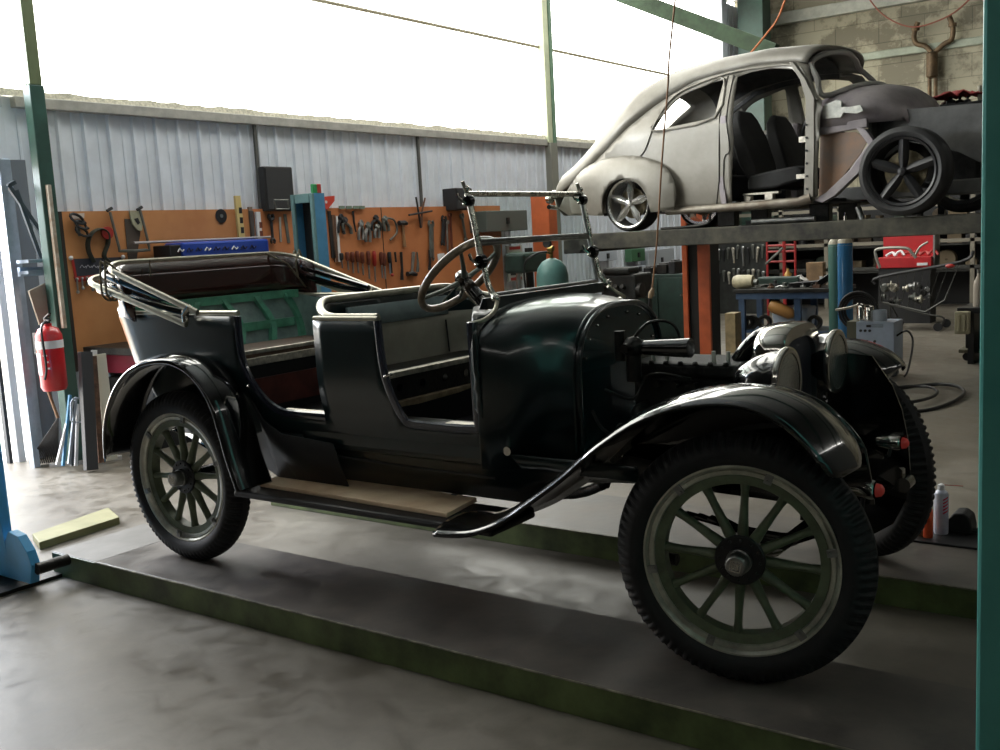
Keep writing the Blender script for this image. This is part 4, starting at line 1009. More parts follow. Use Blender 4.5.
# ================================================================== LEFT WALL: boards and tools
PX = WX+.075
ORB = mat('orange_stained_ply', (.46, .185, .065), .6, c2=(.57, .26, .10), scale=1.6, bump=.03)
ORB2 = mat('orange_brown_board', (.45, .155, .055), .6, c2=(.54, .20, .075), scale=2.0, bump=.03)
def wpt(px, py, dx=0.0): return at(0, PX+dx, px, py)
zb_ = wpt(100, 211).z; y0 = wpt(61, 212).y; y1 = wpt(248, 210).y; y2 = wpt(500, 209).y
b1 = tag(MB().bb((WX+.035, y0, .62), (PX, y1, zb_)).obj('tool_board', ORB, smooth=0), 'left orange plywood board on the cladding holding saws and a spirit level', 'tool board')
b2 = tag(MB().bb((WX+.035, y1+.03, .62), (PX, y2, zb_)).obj('tool_board', ORB2, smooth=0), 'right reddish orange board covered with pliers, hammers and rows of screwdrivers', 'tool board')
struct(MB().bb((PX-.01, y1-.0, .62), (PX+.015, y1+.045, zb_+.02)).obj('trim_20', mat('board_joint_grey', (.22, .16, .12), .7), smooth=0))
struct(MB().bb((WX+.033, y0-.03, .55), (PX+.01, y0, zb_)).obj('trim_21', mat('board_edge_dark', (.03, .02, .015), .8), smooth=0))
yj = wpt(383, 240).y
struct(MB().bb((PX, yj-.006, .7), (PX+.003, yj+.006, zb_)).obj('trim_22', mat('board_edge_dark', (.03, .02, .015), .8), smooth=0))
TD = mat('dark_tool_steel', (.03, .03, .032), .45, .4); TS = mat('bright_tool_steel', (.42, .42, .42), .3, .9, var=.2); TG = mat('grey_tool_steel', (.15, .155, .14), .45, .5, var=.3)
TR = mat('red_tool_grip', (.35, .025, .02), .4); TBR = mat('brown_red_grip', (.14, .035, .02), .45, var=.3); TBL = mat('blue_tool_grip', (.02, .05, .25), .4)
TW = mat('wooden_tool_handle', (.25, .13, .06), .55, var=.3); TY = mat('yellow_level_paint', (.62, .48, .20), .5); TWH = mat('white_paint', (.7, .7, .72), .45); TGN = mat('green_plastic', (.02, .22, .07), .4)
def TT(pts_px, dx=.02): return [wpt(x, y, dx) for x, y in pts_px]
def flat(pts_px, t=.006, dx=.004):
    P = [wpt(x, y) for x, y in pts_px]
    return [(p.y, p.z) for p in P], (lambda u, v, d_: V((PX+dx+d_, u, v))), t
def fl(name, m, pts_px, t=.006, dx=.004, parent=None, mb=None, **k):
    o2, f, tt = flat(pts_px, t, dx); mb = mb or MB(); mb.prism(o2, f, tt); return mb.obj(name, m, parent, smooth=0, **k)
def tthing(name, label, cat, px, py, group=None):
    p = wpt(px, py, .01); return thing(name, label, cat, p, 0, group)
# screwdrivers in the lower row
SDs = [(341, 253, 268, TD), (347, 252, 270, TBR), (352, 252, 273, TBR), (357, 251, 273, TBR), (362, 252, 275, TBR), (368, 251, 279, TBR), (374, 251, 282, TR), (381, 252, 278, TBR), (384, 253, 279, TBR), (389, 252, 274, TD)]
wh = ['black handle, first from the blue cabinet', 'thin red brown handle, second from the blue cabinet', 'red brown handle, third from the blue cabinet', 'red brown handle, fourth from the blue cabinet', 'red brown handle, fifth from the blue cabinet', 'stout red brown handle, sixth from the blue cabinet', 'brighter red handle in the middle of the lower row', 'red brown handle beside the board seam', 'slim red brown handle just right of the board seam', 'black handle ending the screwdriver row']
for (x, ya_, yb_, m_), l in zip(SDs, wh):
    p = wpt(x, ya_, .03); q = wpt(x+1.5, yb_, .03); n_ = q-p
    s_ = tag(MB().tube([p, p+n_*.08, p+n_*.45, p+n_*.5], [.018, .026, .022, .012], 10).obj('screwdriver', m_), 'hanging screwdriver with ' + l, 'screwdriver', 'screwdrivers in the lower row of the tool board')
    MB().tube([p+n_*.5, q], .010, 6).obj('shaft', TS, s_)
# pliers
def pliers(label, x, y, h, mh, mj, spread=4, lean=0):
    t = tthing('pliers', label, 'pliers', x, y, 'pliers on the right tool board')
    for s_ in (-1, 1):
        P = TT([(x+s_*spread*.5+lean, y+h), (x+s_*spread*.55+lean*.6, y+h*.65), (x+s_*spread*.35, y+h*.42), (x, y+h*.3)], .02)
        MB().tube(smoothpts(P, 3), .018, 8).obj('handle', mh, t)
        MB().tube(TT([(x, y+h*.3), (x+s_*1.4, y+h*.15), (x+s_*.4, y)], .02), [.028, .022, .010], 8).obj('jaw', mj, t)
pliers('black handled pliers nearest the white strip', 341, 214, 19, TD, TD, 5)
pliers('open grey pliers with spread legs beside the black pliers', 345, 217, 17, TG, TD, 7, 3)
pliers('bright silver pliers left of a matching pair', 361, 220, 20, TS, TS, 4)
pliers('bright silver pliers right of a matching pair', 368, 222, 20, TS, TG, 4)
pliers('dark wide jawed pliers hanging above the board seam', 376, 215, 16, TD, TD, 8)
pliers('silver ended pliers tucked under the dark wide jawed pliers', 377, 224, 14, TS, TG, 4)
pliers('thin grey pliers hanging right beside the board seam', 385, 216, 15, TG, TG, 4, 2)
tag(MB().tube(TT([(353, 211), (354, 222), (356, 232)]), [.014, .012, .008], 8).obj('file', TD), 'dark file hanging between grey pliers and silver pliers', 'file')
# hook
tag(MB().tube(smoothpts(TT([(387, 218), (394, 220), (397, 228), (396, 234), (390, 240)]), 4), .012, 8).obj('chain_hook', TG), 'curved grey hook wrench hanging left of the hammer', 'wrench')
def hammer(label, x, y, h, mh=TW, w_=8):
    t = tthing('hammer', label, 'hammer', x, y)
    MB().tube(TT([(x, y), (x+.6, y+h*.5), (x+1.6, y+h)]), [.015, .018, .024], 8).obj('handle', mh, t)
    P = TT([(x-w_/2, y), (x-1, y-.5), (x+1.5, y-.3), (x+w_/2, y+.6)], .03); MB().tube(P, [.030, .024, .03, .02], 8).obj('head', TD, t)
hammer('wooden handled hammer hanging mid height on the right board', 403, 223, 24)
hammer('inverted short handled mallet at the foot of the right board', 412, 274, -22, TS, 9)
tag(MB().tube(TT([(401, 252), (402, 268), (402, 280)], .03), [.018, .016, .022], 8).obj('tube_spanner', TD), 'thick dark tube spanner left of the inverted mallet', 'spanner')
tag(MB().tube(TT([(395, 252), (396, 262)], .03), [.014, .012], 8).obj('punch', TD), 'short black punch in the lower tool row', 'punch')
t = tthing('scraper', 'black tool with small red end hanging in the lower row', 'scraper', 391, 262)
MB().tube(TT([(390, 252), (392, 273)], .03), [.014, .010], 8).obj('blade', TD, t); MB().sphere(wpt(392.5, 275, .03), .02, seg=10).obj('end_cap', TR, t)
for x, yy in ((417, 252), (429, 250)):
    tag(MB().tube(TT([(x, yy), (x+1, yy+12), (x+.5, yy+20)], .03), [.010, .016, .022], 8).obj('socket_bar', TD if x > 420 else TG), ('thin grey socket bar' if x < 420 else 'dark socket bar under the big wrench') + ' in the lower tool row', 'socket bar')
# wheel brace on the top edge
t = tthing('wheel_brace', 'dark crossed wheel brace propped on the top edge of the board', 'wheel brace', 421, 210)
for a_, b_ in (((409, 215), (432, 211)), ((416, 197), (421, 228))): MB().tube(TT([a_, b_], .04), .012, 8).obj('arm', TD, t)
tag(MB().tube(TT([(425, 198), (422, 212), (421, 227)], .03), [.010, .012, .02], 8).obj('pry_bar', mat('rusty_tool', (.12, .05, .025), .6)), 'rusty short bar hanging through the wheel brace', 'bar')
def spanner(label, x, y, x2, y2, m_, r=.013, hd=.03, name='wrench'):
    t = tthing(name, label, 'wrench', x, y); p = wpt(x, y, .025); q = wpt(x2, y2, .025)
    MB().tube([p, q], r*1.5, 8, sq=(1.3, .6)).obj('shank', m_, t)
    for c_, s_ in ((p, 1), (q, .8)):
        n_ = (q-p).normalized()*(1 if c_ is q else -1)
        b = MB(); b.tube([c_ + V((0, hd*s_*math.cos(a), hd*s_*math.sin(a))) for a in [math.atan2(n_.z, n_.y)+.6+i*(2*PI-1.2)/10 for i in range(11)]], .017*s_, 6); b.obj('jaw', m_, t)
spanner('large grey pipe wrench with broad rounded head', 431, 224, 432, 258, TG, .022, .045)
spanner('dark adjustable wrench right of the large pipe wrench', 444, 219, 443, 243, TD, .02, .04)
spanner('long red brown wrench next to the steering wheel', 450, 215, 452, 250, TBR, .012, .02)
spanner('long thin steel wrench beside the red brown one', 447, 222, 448, 256, TS, .009, .02)
spanner('grey ratchet near the windscreen post', 462, 216, 466, 240, TG, .012, .03)
tag(fl('paper_note', TWH, [(437, 254), (444, 253), (445, 262), (438, 263)], .002), 'small white paper note pinned under the adjustable wrench', 'paper')
spanner('grey combination square hanging left of the blue cabinet', 271, 217, 273, 241, TD, .010, .03)
tag(fl('steel_rule', TG, [(283, 214), (286, 214), (290, 243), (287, 243)], .004), 'narrow grey steel rule left of the blue cabinet', 'ruler')
tag(fl('steel_rule', TS, [(278.5, 217), (280.5, 217), (281.5, 242), (279.5, 242)], .004), 'bright narrow rule beside the combination square', 'ruler')
tag(fl('straight_edge', TD, [(327, 211), (330, 211), (335, 258), (331, 258)], .01), 'tall dark straight edge right of the blue cabinet', 'straight edge')
tag(fl('straight_edge', mat('rust_strip', (.12, .06, .035), .6), [(331, 215), (334, 215), (338, 262), (334, 262)], .01), 'rusty brown straight edge beside the white one', 'straight edge')
tag(fl('straight_edge', TWH, [(335, 216), (336.5, 216), (340, 262), (337.5, 262)], .012, .008), 'narrow white straight edge right of the rusty one', 'straight edge')
# left board
t = tthing('chain_clamp', 'grey locking chain clamp hanging top left on the board', 'clamp', 78, 225)
b = MB()
for cx_, cy_, rr_ in ((76, 219, .055), (80, 225, .045), (81, 232, .05)):
    c_ = wpt(cx_, cy_, .02); b.tube([c_+V((.004*i, rr_*1.2*math.cos(i*PI/6), rr_*.7*math.sin(i*PI/6) - .4*rr_*math.cos(i*PI/6))) for i in range(12)], .012, 6, closed=True)
b.obj('links', TD, t)
fl('backing_card', mat('pale_pink_card', (.6, .5, .45), .7), [(71, 214), (84, 213), (84, 218), (73, 219)], .002, parent=t)
MB().tube(TT([(77, 226), (80, 236)]), [.02, .012], 8).obj('handle', TG, t)
t = tthing('strap_wrench', 'black looped strap wrench with a red end on the left board', 'strap wrench', 100, 245)
P = smoothpts(TT([(94, 262), (89, 252), (88, 242), (92, 233), (100, 229), (107, 233), (108, 243), (104, 256), (110, 262)], .03), 4); MB().tube(P, .022, 8, sq=(.5, 1.7)).obj('strap', mat('black_green_rubber', (.03, .035, .025), .6), t)
MB().lathe([(.001, 0), (.055, 0), (.055, .03), (.02, .035), (.001, .035)], 20, wpt(106, 233, .02), 'X').obj('end_disc', TR, t)
t = tthing('hacksaw', 'large green grey hacksaw frame hanging on the left board', 'hacksaw', 130, 230)
MB().tube(smoothpts(TT([(110, 212), (119, 247), (122, 251), (146, 250), (149, 246), (140, 210)], .03), 2), .014, 8, sq=(1, .7)).obj('frame', TG, t)
for a_ in ((107, 211, 112, 208), (137, 210, 142, 207)): MB().tube(TT([(a_[0], a_[1]), (a_[2], a_[3])], .03), .014, 8).obj('end_piece', TD, t)
t = tthing('hand_saw', 'hand saw with cream wooden grip hanging inside the hacksaw frame', 'saw', 133, 235)
fl('blade', mat('dark_brown_blade', (.09, .07, .06), .5, .3), [(124, 219), (131, 219), (140, 232), (136, 262), (128, 262)], .003, parent=t)
b = MB(); o2 = [(128, 211), (139, 211), (141, 222), (140, 231), (136, 230), (131, 224), (129, 217)]; fl('grip', mat('cream_saw_grip', (.38, .36, .25), .5, var=.2), o2, .02, .008, parent=t)
fl('grip_hole', TD, [(132, 219), (136, 218), (138, 223), (136, 225)], .003, .029, parent=t)
t = tthing('spanner_roll', 'dark printed spanner rack card with red edge on the left board', 'spanner rack', 95, 266)
fl('card', mat('dark_navy_card', (.035, .035, .05), .6), [(72, 259), (122, 257), (124, 273), (76, 277)], .006, parent=t)
fl('red_edge', TR, [(73, 277), (118, 272), (120, 276), (77, 282)], .012, parent=t); fl('red_edge', TR, [(70.5, 259), (73, 259), (77, 281), (75, 282)], .008, parent=t)
for k in range(5):   # pale scribble of unreadable print
    MB().tube(smoothpts(TT([(80+6*k, 268+.3*(k % 2)), (82+6*k, 265), (84+6*k, 267.5), (86+6*k, 266)], .013), 2), .003, 5).obj('print_mark', mat('pale_print', (.45, .45, .5), .6), t)
for k in range(9):
    x = 77+5*k; p_ = TT([(x, 279-.5*k), (x+1, 292-.8*k-(k % 3)*3)], .02)
    s_ = tag(MB().tube(p_, .008, 6).sphere(p_[0], .014, seg=8).sphere(p_[1], .016, seg=8).obj('spanner', TS), 'small bright spanner hanging from the red edged rack card', 'spanner', 'small spanners under the rack card')
for x, y, l in ((71, 258, 'left'), (123, 257, 'right')):
    tag(MB().sphere(wpt(x, y, .012), .02, seg=10).obj('pin', TWH), 'round white pin at the %s upper corner of the spanner rack card' % l, 'pin')
t = tthing('grinding_disc', 'black round grinding disc pinned high on the left board', 'disc', 221, 216)
c_ = wpt(221, 216, .004); MB().lathe([(.012, 0), (.068, 0), (.068, .006), (.012, .006)], 28, c_, 'X').obj('disc', TD, t, smooth=30); MB().lathe([(.001, 0), (.018, 0), (.018, .012), (.001, .012)], 16, c_, 'X').obj('centre', TS, t)
def level(label, p4, m_, vial):
    t = tthing('spirit_level', label, 'spirit level', p4[0][0], p4[0][1]); fl('body', m_, p4, .03, parent=t)
    (xa, ya_), (xb, _b), (xc, yc_), (xd, yd_) = p4
    for k in (.3, .5, .7):
        x = xa+(xd-xa)*k+2; y = ya_+(yd_-ya_)*k; fl('vial', vial, [(x, y-3), (x+3, y-3), (x+3.4, y+3), (x+.4, y+3)], .002, .034, parent=t)
level('pale yellow spirit level standing upright on the left board', [(233, 196), (238, 196), (244, 245), (238, 245)], TY, TD)
level('white spirit level upright at the board joint', [(254, 212), (258, 212), (262, 256), (257, 256)], TWH, TBR)
tag(fl('dark_lath', mat('dark_grey_lath', (.07, .06, .055), .6), [(248, 211), (252, 211), (254, 246), (251, 246)], .02), 'dark grey narrow bar beside the white spirit level', 'bar')
p = wpt(134, 243, .10); q = wpt(270, 237, .10); tag(MB().tube([p, q], .012, 8).obj('long_rod', mat('pale_grey_rod', (.38, .36, .38), .4, .5)), 'long pale grey rod lying across the left board above the blue case', 'rod')
t = tthing('tool_case', 'bright blue tool case standing behind the folded hood', 'case', 210, 250)
BLU = mat('strong_blue_plastic', (.02, .06, .36), .4)
p0 = at(0, PX+.15, 172, 243); p1 = at(0, PX+.15, 262, 262)
MB().bb((PX+.02, p0.y, .95), (PX+.30, p1.y-.02, p0.z)).obj('case_body', BLU, t, smooth=0, bevel=.02)
MB().bb((PX+.02, p0.y-.12, .95), (PX+.28, p0.y-.005, p0.z-.02)).obj('end_box', SATIN, t, smooth=0, bevel=.01)
for k in range(9):
    x = 178+9*k; P = [at(0, PX+.306, x, 252-.4*k), at(0, PX+.306, x+2, 248.5-.4*k), at(0, PX+.306, x+4, 251.5-.4*k), at(0, PX+.306, x+6, 249.5-.4*k)]
    MB().tube(smoothpts(P, 2), .006, 5).obj('print_mark', mat('dark_print', (.01, .01, .03), .6) if k % 3 else TWH, t)
# speakers
SPK_ = mat('black_speaker_box', (.016, .016, .017), .55, bump=.1)
def speaker(label, x0, x1, ya_, yb_, dep=.25):
    a_ = at(0, WX+dep, x0, yb_); c_ = at(0, WX+dep, x1, ya_); t = thing('loudspeaker', label, 'loudspeaker', (WX+dep/2, (a_.y+c_.y)/2, a_.z))
    MB().bb((WX+.03, a_.y, a_.z), (WX+dep, c_.y, c_.z)).obj('cabinet', SPK_, t, smooth=0, bevel=.012)
    MB().bb((WX+dep, a_.y+.02, a_.z+.02), (WX+dep+.008, c_.y-.02, c_.z-.02)).obj('grille', mat('speaker_grille', (.022, .022, .024), .7, bump=.6, scale=60), t, smooth=0)
speaker('tall black loudspeaker on the tool board left of the blue cabinet', 267, 292, 167, 211, .14)
speaker('small dark loudspeaker behind the windscreen post', 457, 472, 188, 210)
b = MB(); P = [at(0, WX+.30, *q) for q in ((274, 200), (276, 209), (289, 209), (288, 200))]; b.tube(P, .008, 6, closed=True)
tag(b.obj('wire_bracket', TG), 'small grey wire bracket below the tall black loudspeaker', 'bracket')
# tall blue open cabinet
CX = -3.25; BLC = mat('light_blue_machine_paint', (.07, .25, .45), .45, var=.15, scale=4); BLC2 = mat('dusty_teal_frame', (.13, .25, .26), .5, var=.15)
yc_ = at(0, CX, 312, 196).y; xl_ = at(1, yc_, 290, 197).x; yd_ = at(0, CX, 325, 205).y; zt_ = at(0, CX, 312, 193).z
t = thing('steel_cabinet', 'tall narrow blue steel cabinet with dark open front behind the tourer', 'cabinet', ((CX+xl_)/2, (yc_+yd_)/2, FL))
for xa_, xb_ in ((xl_, xl_+.045), (CX-.04, CX)): MB().bb((xa_, yc_, FL), (xb_, yc_+.03, zt_)).obj('front_frame', BLC2, t, smooth=0, bevel=.004)
MB().bb((xl_+.06, yc_, zt_-.09), (CX-.05, yc_+.03, zt_)).obj('front_frame', BLC2, t, smooth=0, bevel=.004)
MB().bb((CX-.015, yc_+.03, FL), (CX, yd_, zt_)).obj('side_panel', BLC, t, smooth=0)
MB().bb((xl_, yc_+.03, FL), (xl_+.015, yd_, zt_)).obj('side_panel', BLC, t, smooth=0)
MB().bb((xl_+.015, yd_-.02, FL), (CX-.015, yd_, zt_)).obj('back_panel', DARKIN, t, smooth=0)
MB().bb((xl_+.015, yc_+.03, zt_-.02), (CX-.015, yd_-.02, zt_)).obj('top', BLC2, t, smooth=0)
for x, m_, l, dy in ((313.5, TGN, 'green handled tool standing on top of the blue cabinet', 0), (317.5, TR, 'red handled tool standing on top of the blue cabinet', .0)):
    p = at(0, CX-.1, x, 184); tag(MB().bb((CX-.12, p.y-.03, zt_+.001), (CX-.08, p.y+.03, p.z)).obj('handle_tool', m_, smooth=0, bevel=.008), l, 'tool')
t = tthing('magnet_square', 'red arrow shaped welding magnet on the board beside the blue cabinet', 'magnet', 326, 203)
fl('plate', mat('orange_red_plate', (.55, .05, .03), .45), [(320.5, 197), (332, 196), (332, 201), (325, 210), (321, 207)], .02, .02, parent=t); MB().cyl(wpt(326, 202, .04), wpt(326, 202, .046), .016, seg=12).obj('hole_ring', TWH, t)
# shelf level wire things on top of board left of wheel brace (greenish blades)
for k, x in enumerate((338, 345, 352, 358)):
    tag(fl('clip', mat('dull_green_clip', (.16, .22, .17), .6), [(x, 206), (x+5, 206), (x+5, 209), (x, 209)], .02, .01), 'dull green clip on the top edge of the right board', 'clip', 'green clips on the board edge')
# ------------------------------------------------ workbench corner, extinguisher, leaning stock
bench = thing('workbench', 'cluttered dark workbench with a red drawer behind the rear wheel', 'workbench', (-3.6, 2.6, FL))
MB().bb((WX+.12, 1.95, .70), (-3.15, 3.75, .76)).obj('top', DSTEEL, bench, smooth=0, bevel=.006)
for x, y in ((-3.85, 2.0), (-3.2, 2.0), (-3.85, 3.65), (-3.2, 3.65)): MB().bb((x, y, FL), (x+.05, y+.05, .70)).obj('leg', DSTEEL, bench, smooth=0)
MB().bb((-3.8, 2.08, .52), (-3.16, 3.6, .69)).obj('drawer', mat('crimson_drawer', (.20, .012, .03), .4), bench, smooth=0, bevel=.01)
MB().bb((-3.8, 2.08, FL), (-3.2, 3.6, .48)).obj('cupboard', DARKIN, bench, smooth=0)
random.seed(3)
items = [('vice', -3.25, 2.15, 'small grey bench vice on the corner of the dark workbench'), ('oil_pump', -3.5, 2.45, 'black hand pump with tall lever on the workbench'), ('motor', -3.45, 2.95, 'round dark electric motor on the workbench'), ('battery_charger', -3.5, 3.4, 'low black box at the far end of the workbench')]
t = thing('vice', items[0][3], 'vice', (-3.25, 2.15, .76)); MB().bb((-3.32, 2.08, .761), (-3.18, 2.22, .80)).obj('base', TG, t, smooth=0, bevel=.01); MB().bb((-3.30, 2.10, .80), (-3.20, 2.15, .88)).obj('fixed_jaw', TG, t, smooth=0, bevel=.008); MB().bb((-3.30, 2.18, .80), (-3.20, 2.22, .87)).obj('moving_jaw', TG, t, smooth=0, bevel=.008); MB().tube([(-3.25, 2.22, .83), (-3.25, 2.32, .83)], .012, 8).tube([(-3.25, 2.31, .77), (-3.25, 2.31, .89)], .006, 6).obj('screw', TS, t)
t = thing('hand_pump', items[1][3], 'pump', (-3.5, 2.45, .76)); MB().bb((-3.62, 2.33, .761), (-3.38, 2.57, .82)).obj('base', SATIN, t, smooth=0, bevel=.02); MB().cyl((-3.5, 2.45, .82), (-3.5, 2.45, .90), .06, seg=16).obj('body', SATIN, t); MB().tube([(-3.5, 2.40, .88), (-3.49, 2.36, 1.07)], .014, 8).obj('lever', SATIN, t)
t = thing('electric_motor', items[2][3], 'motor', (-3.45, 2.95, .76)); MB().lathe([(.001, -.12), (.05, -.12), (.08, -.10), (.085, .1), (.05, .12), (.001, .12)], 20, (-3.45, 2.95, .85), 'Y').obj('housing', DSTEEL, t); MB().bb((-3.52, 2.86, .761), (-3.38, 3.04, .78)).obj('foot', DSTEEL, t, smooth=0)
tag(MB().bb((-3.65, 3.28, .761), (-3.35, 3.6, .86)).obj('charger_box', SATIN, smooth=0, bevel=.015), items[3][3], 'box')
for k in range(4):
    P = [V((-3.3+random.uniform(-.2, .1), 2.1+.2*k+random.uniform(-.1, .1)+.1*j, .775+.05*random.random())) for j in range(6)]
    tag(MB().tube(smoothpts(P, 4), .006, 6).obj('cable', [SATIN, mat('copper_wire', (.3, .14, .06), .4, .6)][k == 2]), ['thin black cable curled on the workbench near the vice', 'thin black cable snaking past the hand pump', 'thin copper coloured wire looping over the workbench', 'thin black cable near the electric motor'][k], 'cable')
# fire extinguisher hung on the green post
EX = -3.22; e = at(0, EX, 51, 356); ez0 = at(0, EX, 55, 390).z; ez1 = at(0, EX, 48, 326).z; ER = .098
ext = thing('fire_extinguisher', 'red fire extinguisher with a white band hanging on the green post', 'fire extinguisher', (EX, e.y, ez0))
REDX = mat('extinguisher_red', (.50, .012, .018), .28, coat=.5)
MB().lathe([(.001, ez0), (ER*.85, ez0), (ER, ez0+.03), (ER, ez1-.07), (ER*.75, ez1-.02), (.03, ez1), (.03, ez1+.02), (.001, ez1+.02)], 32, (EX, e.y, 0)).obj('cylinder', REDX, ext, smooth=40)
MB().lathe([(ER+.002, ez1-.17), (ER+.002, ez1-.11), (ER-.01, ez1-.11)], 32, (EX, e.y, 0)).obj('white_band', mat('white_band', (.72, .72, .72), .5), ext, smooth=0)
b = MB(); rings = [[V((EX+(ER+.002)*math.cos(a), e.y+(ER+.002)*math.sin(a), z)) for z in (ez0+.13, ez1-.20)] for a in [R(-125+7*i) for i in range(8)]]; b.loft(rings, False).obj('label_sheet', mat('label_white', (.6, .58, .6), .5, c2=(.7, .5, .5), scale=40), ext)
for k in range(3):
    MB().box((EX+ER*math.cos(R(-55+4*k)), e.y+ER*math.sin(R(-55+4*k)), ez0+.28-.05*k), (.01, .03, .012), Matrix.Rotation(R(-55), 3, 'Z')).obj('print_mark', mat('label_white', (.6, .58, .6), .5), ext, smooth=0)
MB().cyl((EX, e.y, ez1+.02), (EX, e.y, ez1+.06), .022, seg=14).bar((EX-.03, e.y, ez1+.06), (EX+.10, e.y-.03, ez1+.10), .02, .01).bar((EX-.03, e.y, ez1+.05), (EX+.09, e.y-.03, ez1+.045), .02, .01).obj('valve_handle', SATIN, ext, smooth=0)
MB().tube(smoothpts([(EX+.02, e.y-.02, ez1+.04), (EX+.08, e.y-.10, ez1-.02), (EX+.09, e.y-.10, ez1-.3), (EX+.05, e.y-.10, ez0+.1)], 5), .010, 8).obj('hose', SATIN, ext)
MB().bb((EX-.16, e.y-.04, ez1-.22), (EX-.09, e.y+.04, ez1-.05)).obj('wall_bracket', SATIN, ext, smooth=0)
# shelves / brackets beside the opening
GB = mat('blue_grey_angle', (.17, .22, .27), .45, .3)
t = thing('steel_rack', 'blue grey steel rack frame standing against the door jamb', 'rack', (-3.6, 1.30, FL))
XR = -3.62
def RP(px, py): return at(0, XR, px, py)
for a_, b_, w_ in (((8, 185), (46, 240), .03), ((15, 182), (8, 186), .03), ((16, 190), (42, 262), .025)): MB().bar(RP(*a_), RP(*b_), w_, .03).obj('brace', mat('dark_blue_angle', (.05, .065, .08), .5), t, smooth=0)
q0 = RP(3, 182); MB().bar(RP(2, 186), V((XR, RP(2, 186).y, FL)), .07, .05).obj('upright', GALV, t, smooth=0)
for py in (262, 273): MB().bar(RP(18, py), RP(46, py-2), .30, .025, up=(0, 0, 1)).obj('shelf', GALV, t, smooth=0)
MB().bar(RP(19, 272), RP(48, 271), .04, .07).obj('shelf_edge', mat('pale_blue_edge', (.40, .48, .58), .5), t, smooth=0)
p = [at(0, -3.45, *q) for q in ((29, 291), (46, 283), (54, 320), (40, 325))]
tag(MB().add([tuple(v) for v in p]+[tuple(v+V((-.02, 0, 0))) for v in p], [(0, 1, 2, 3), (4, 5, 6, 7), (0, 1, 5, 4), (1, 2, 6, 5), (2, 3, 7, 6), (3, 0, 4, 7)]).obj('cardboard_sheet', mat('tan_cardboard', (.34, .29, .23), .8, var=.1), smooth=0), 'tan cardboard piece leaning behind the fire extinguisher', 'cardboard')
# stock leaning against bench
def lean(name, label, cat, a, b_, w_, h_, m_, x0_=-3.12, x1_=-3.30, grp=None):
    """bar leaning on the bench: foot at x0_, top at x1_"""
    p = at(0, x0_, *a); p.z = max(p.z, FL); q = at(0, x1_, *b_)
    return tag(MB().bar(p, q, w_, h_, up=(1, 0, 0)).obj(name, m_, smooth=0, bevel=.003), label, cat, grp)
lean('steel_channel', 'wide dark grey steel channel standing in front of the workbench', 'channel', (91, 470), (85, 352), .10, .05, mat('dark_grey_channel', (.06, .062, .068), .45, .3), -2.98, -3.08)
lean('angle_iron', 'rusty brown angle iron leaning beside the dark grey channel', 'angle iron', (101, 463), (93, 356), .05, .03, mat('rust_brown', (.10, .05, .03), .8, var=.5, scale=20), -3.02, -3.12)
lean('white_board', 'pale cream board leaning between rusty iron and rear fender', 'board', (112, 460), (100, 354), .10, .015, mat('cream_board', (.62, .58, .48), .6), -3.12, -3.16)
lean('white_board', 'narrow white lath leaning behind the rusty angle iron', 'board', (96, 462), (94, 350), .05, .015, TWH, -3.2, -3.24)
for i, (xa, xb, m_, l) in enumerate(((63, 70, BLC, 'light blue rod leaning left of the dark channel'), (57, 72, TWH, 'thin white rod leaning diagonally beside the rake'), (69, 76, GALV, 'grey blue tube leaning next to the dark channel'), (76, 78, TWH, 'white thin tube close behind the dark channel'), (104, 103, BLC, 'blue rod seen between channel and rear tyre'), (108, 107, TG, 'grey rod seen just left of the rear tyre'), (72, 74, mat('dark_blue_angle', (.05, .065, .08), .5), 'dark blue rod leaning left of the dark channel'))):
    lean('leaning_rod', l, 'rod', (xa, 466-i % 3), (xb, 395+(i*7) % 12), .022, .022, m_, -3.22, -3.30, 'rods leaning beside the workbench')
t = thing('wire_holder', 'small bent wire holder between the rods and the dark channel', 'holder', at(0, -3.15, 75, 410)); P = [at(0, -3.15, *q) for q in ((82, 398), (73, 399), (71, 403), (71, 420), (73, 423), (82, 422))]; MB().tube(P, .007, 6).obj('wire', GALV, t)
# rake / black wire broom
t = thing('garden_rake', 'black fan shaped rake standing on the floor by the door opening', 'rake', at(2, FL, 45, 464))
hub = at(0, -3.2, 58, 418)
for i in range(14):
    f_ = at(2, FL+.01, 31+2.1*i, 464-.15*i); MB().tube([hub, f_ + V((0, 0, .04)), f_+V((.02, 0, 0))], .006, 5).obj('tine', SATIN, t)
MB().tube([hub, at(0, -3.3, 46, 385)], .012, 8).obj('handle', TW, t)
p = at(2, FL, 50, 467); q = at(2, FL, 122, 459); tag(MB().bar(p+V((0, 0, .015)), q+V((0, 0, .015)), .05, .03).obj('floor_lath', mat('pale_lath', (.55, .52, .5), .6), smooth=0), 'pale flat lath lying on the floor in front of the leaning stock', 'lath')
# yard beyond the opening
p = at(0, -8, -10, 330); tag(MB().lathe([(.001, 0), (.45, 0), (.48, .3), (.42, .9), (.2, 1.15), (.001, 1.2)], 24, (-8.5, .98, FL-.03)).obj('orange_drum', mat('safety_orange', (.9, .28, .02), .5)), 'orange rounded drum standing outside in the bright yard', 'drum')
p = at(2, FL, 6, 430); tag(MB().bb((-4.75, 1.0, FL-.039), (-4.6, 1.24, FL+.08)).obj('brick', mat('dark_brick', (.08, .05, .04), .8), smooth=0), 'small dark brick lying outside the door opening', 'brick')
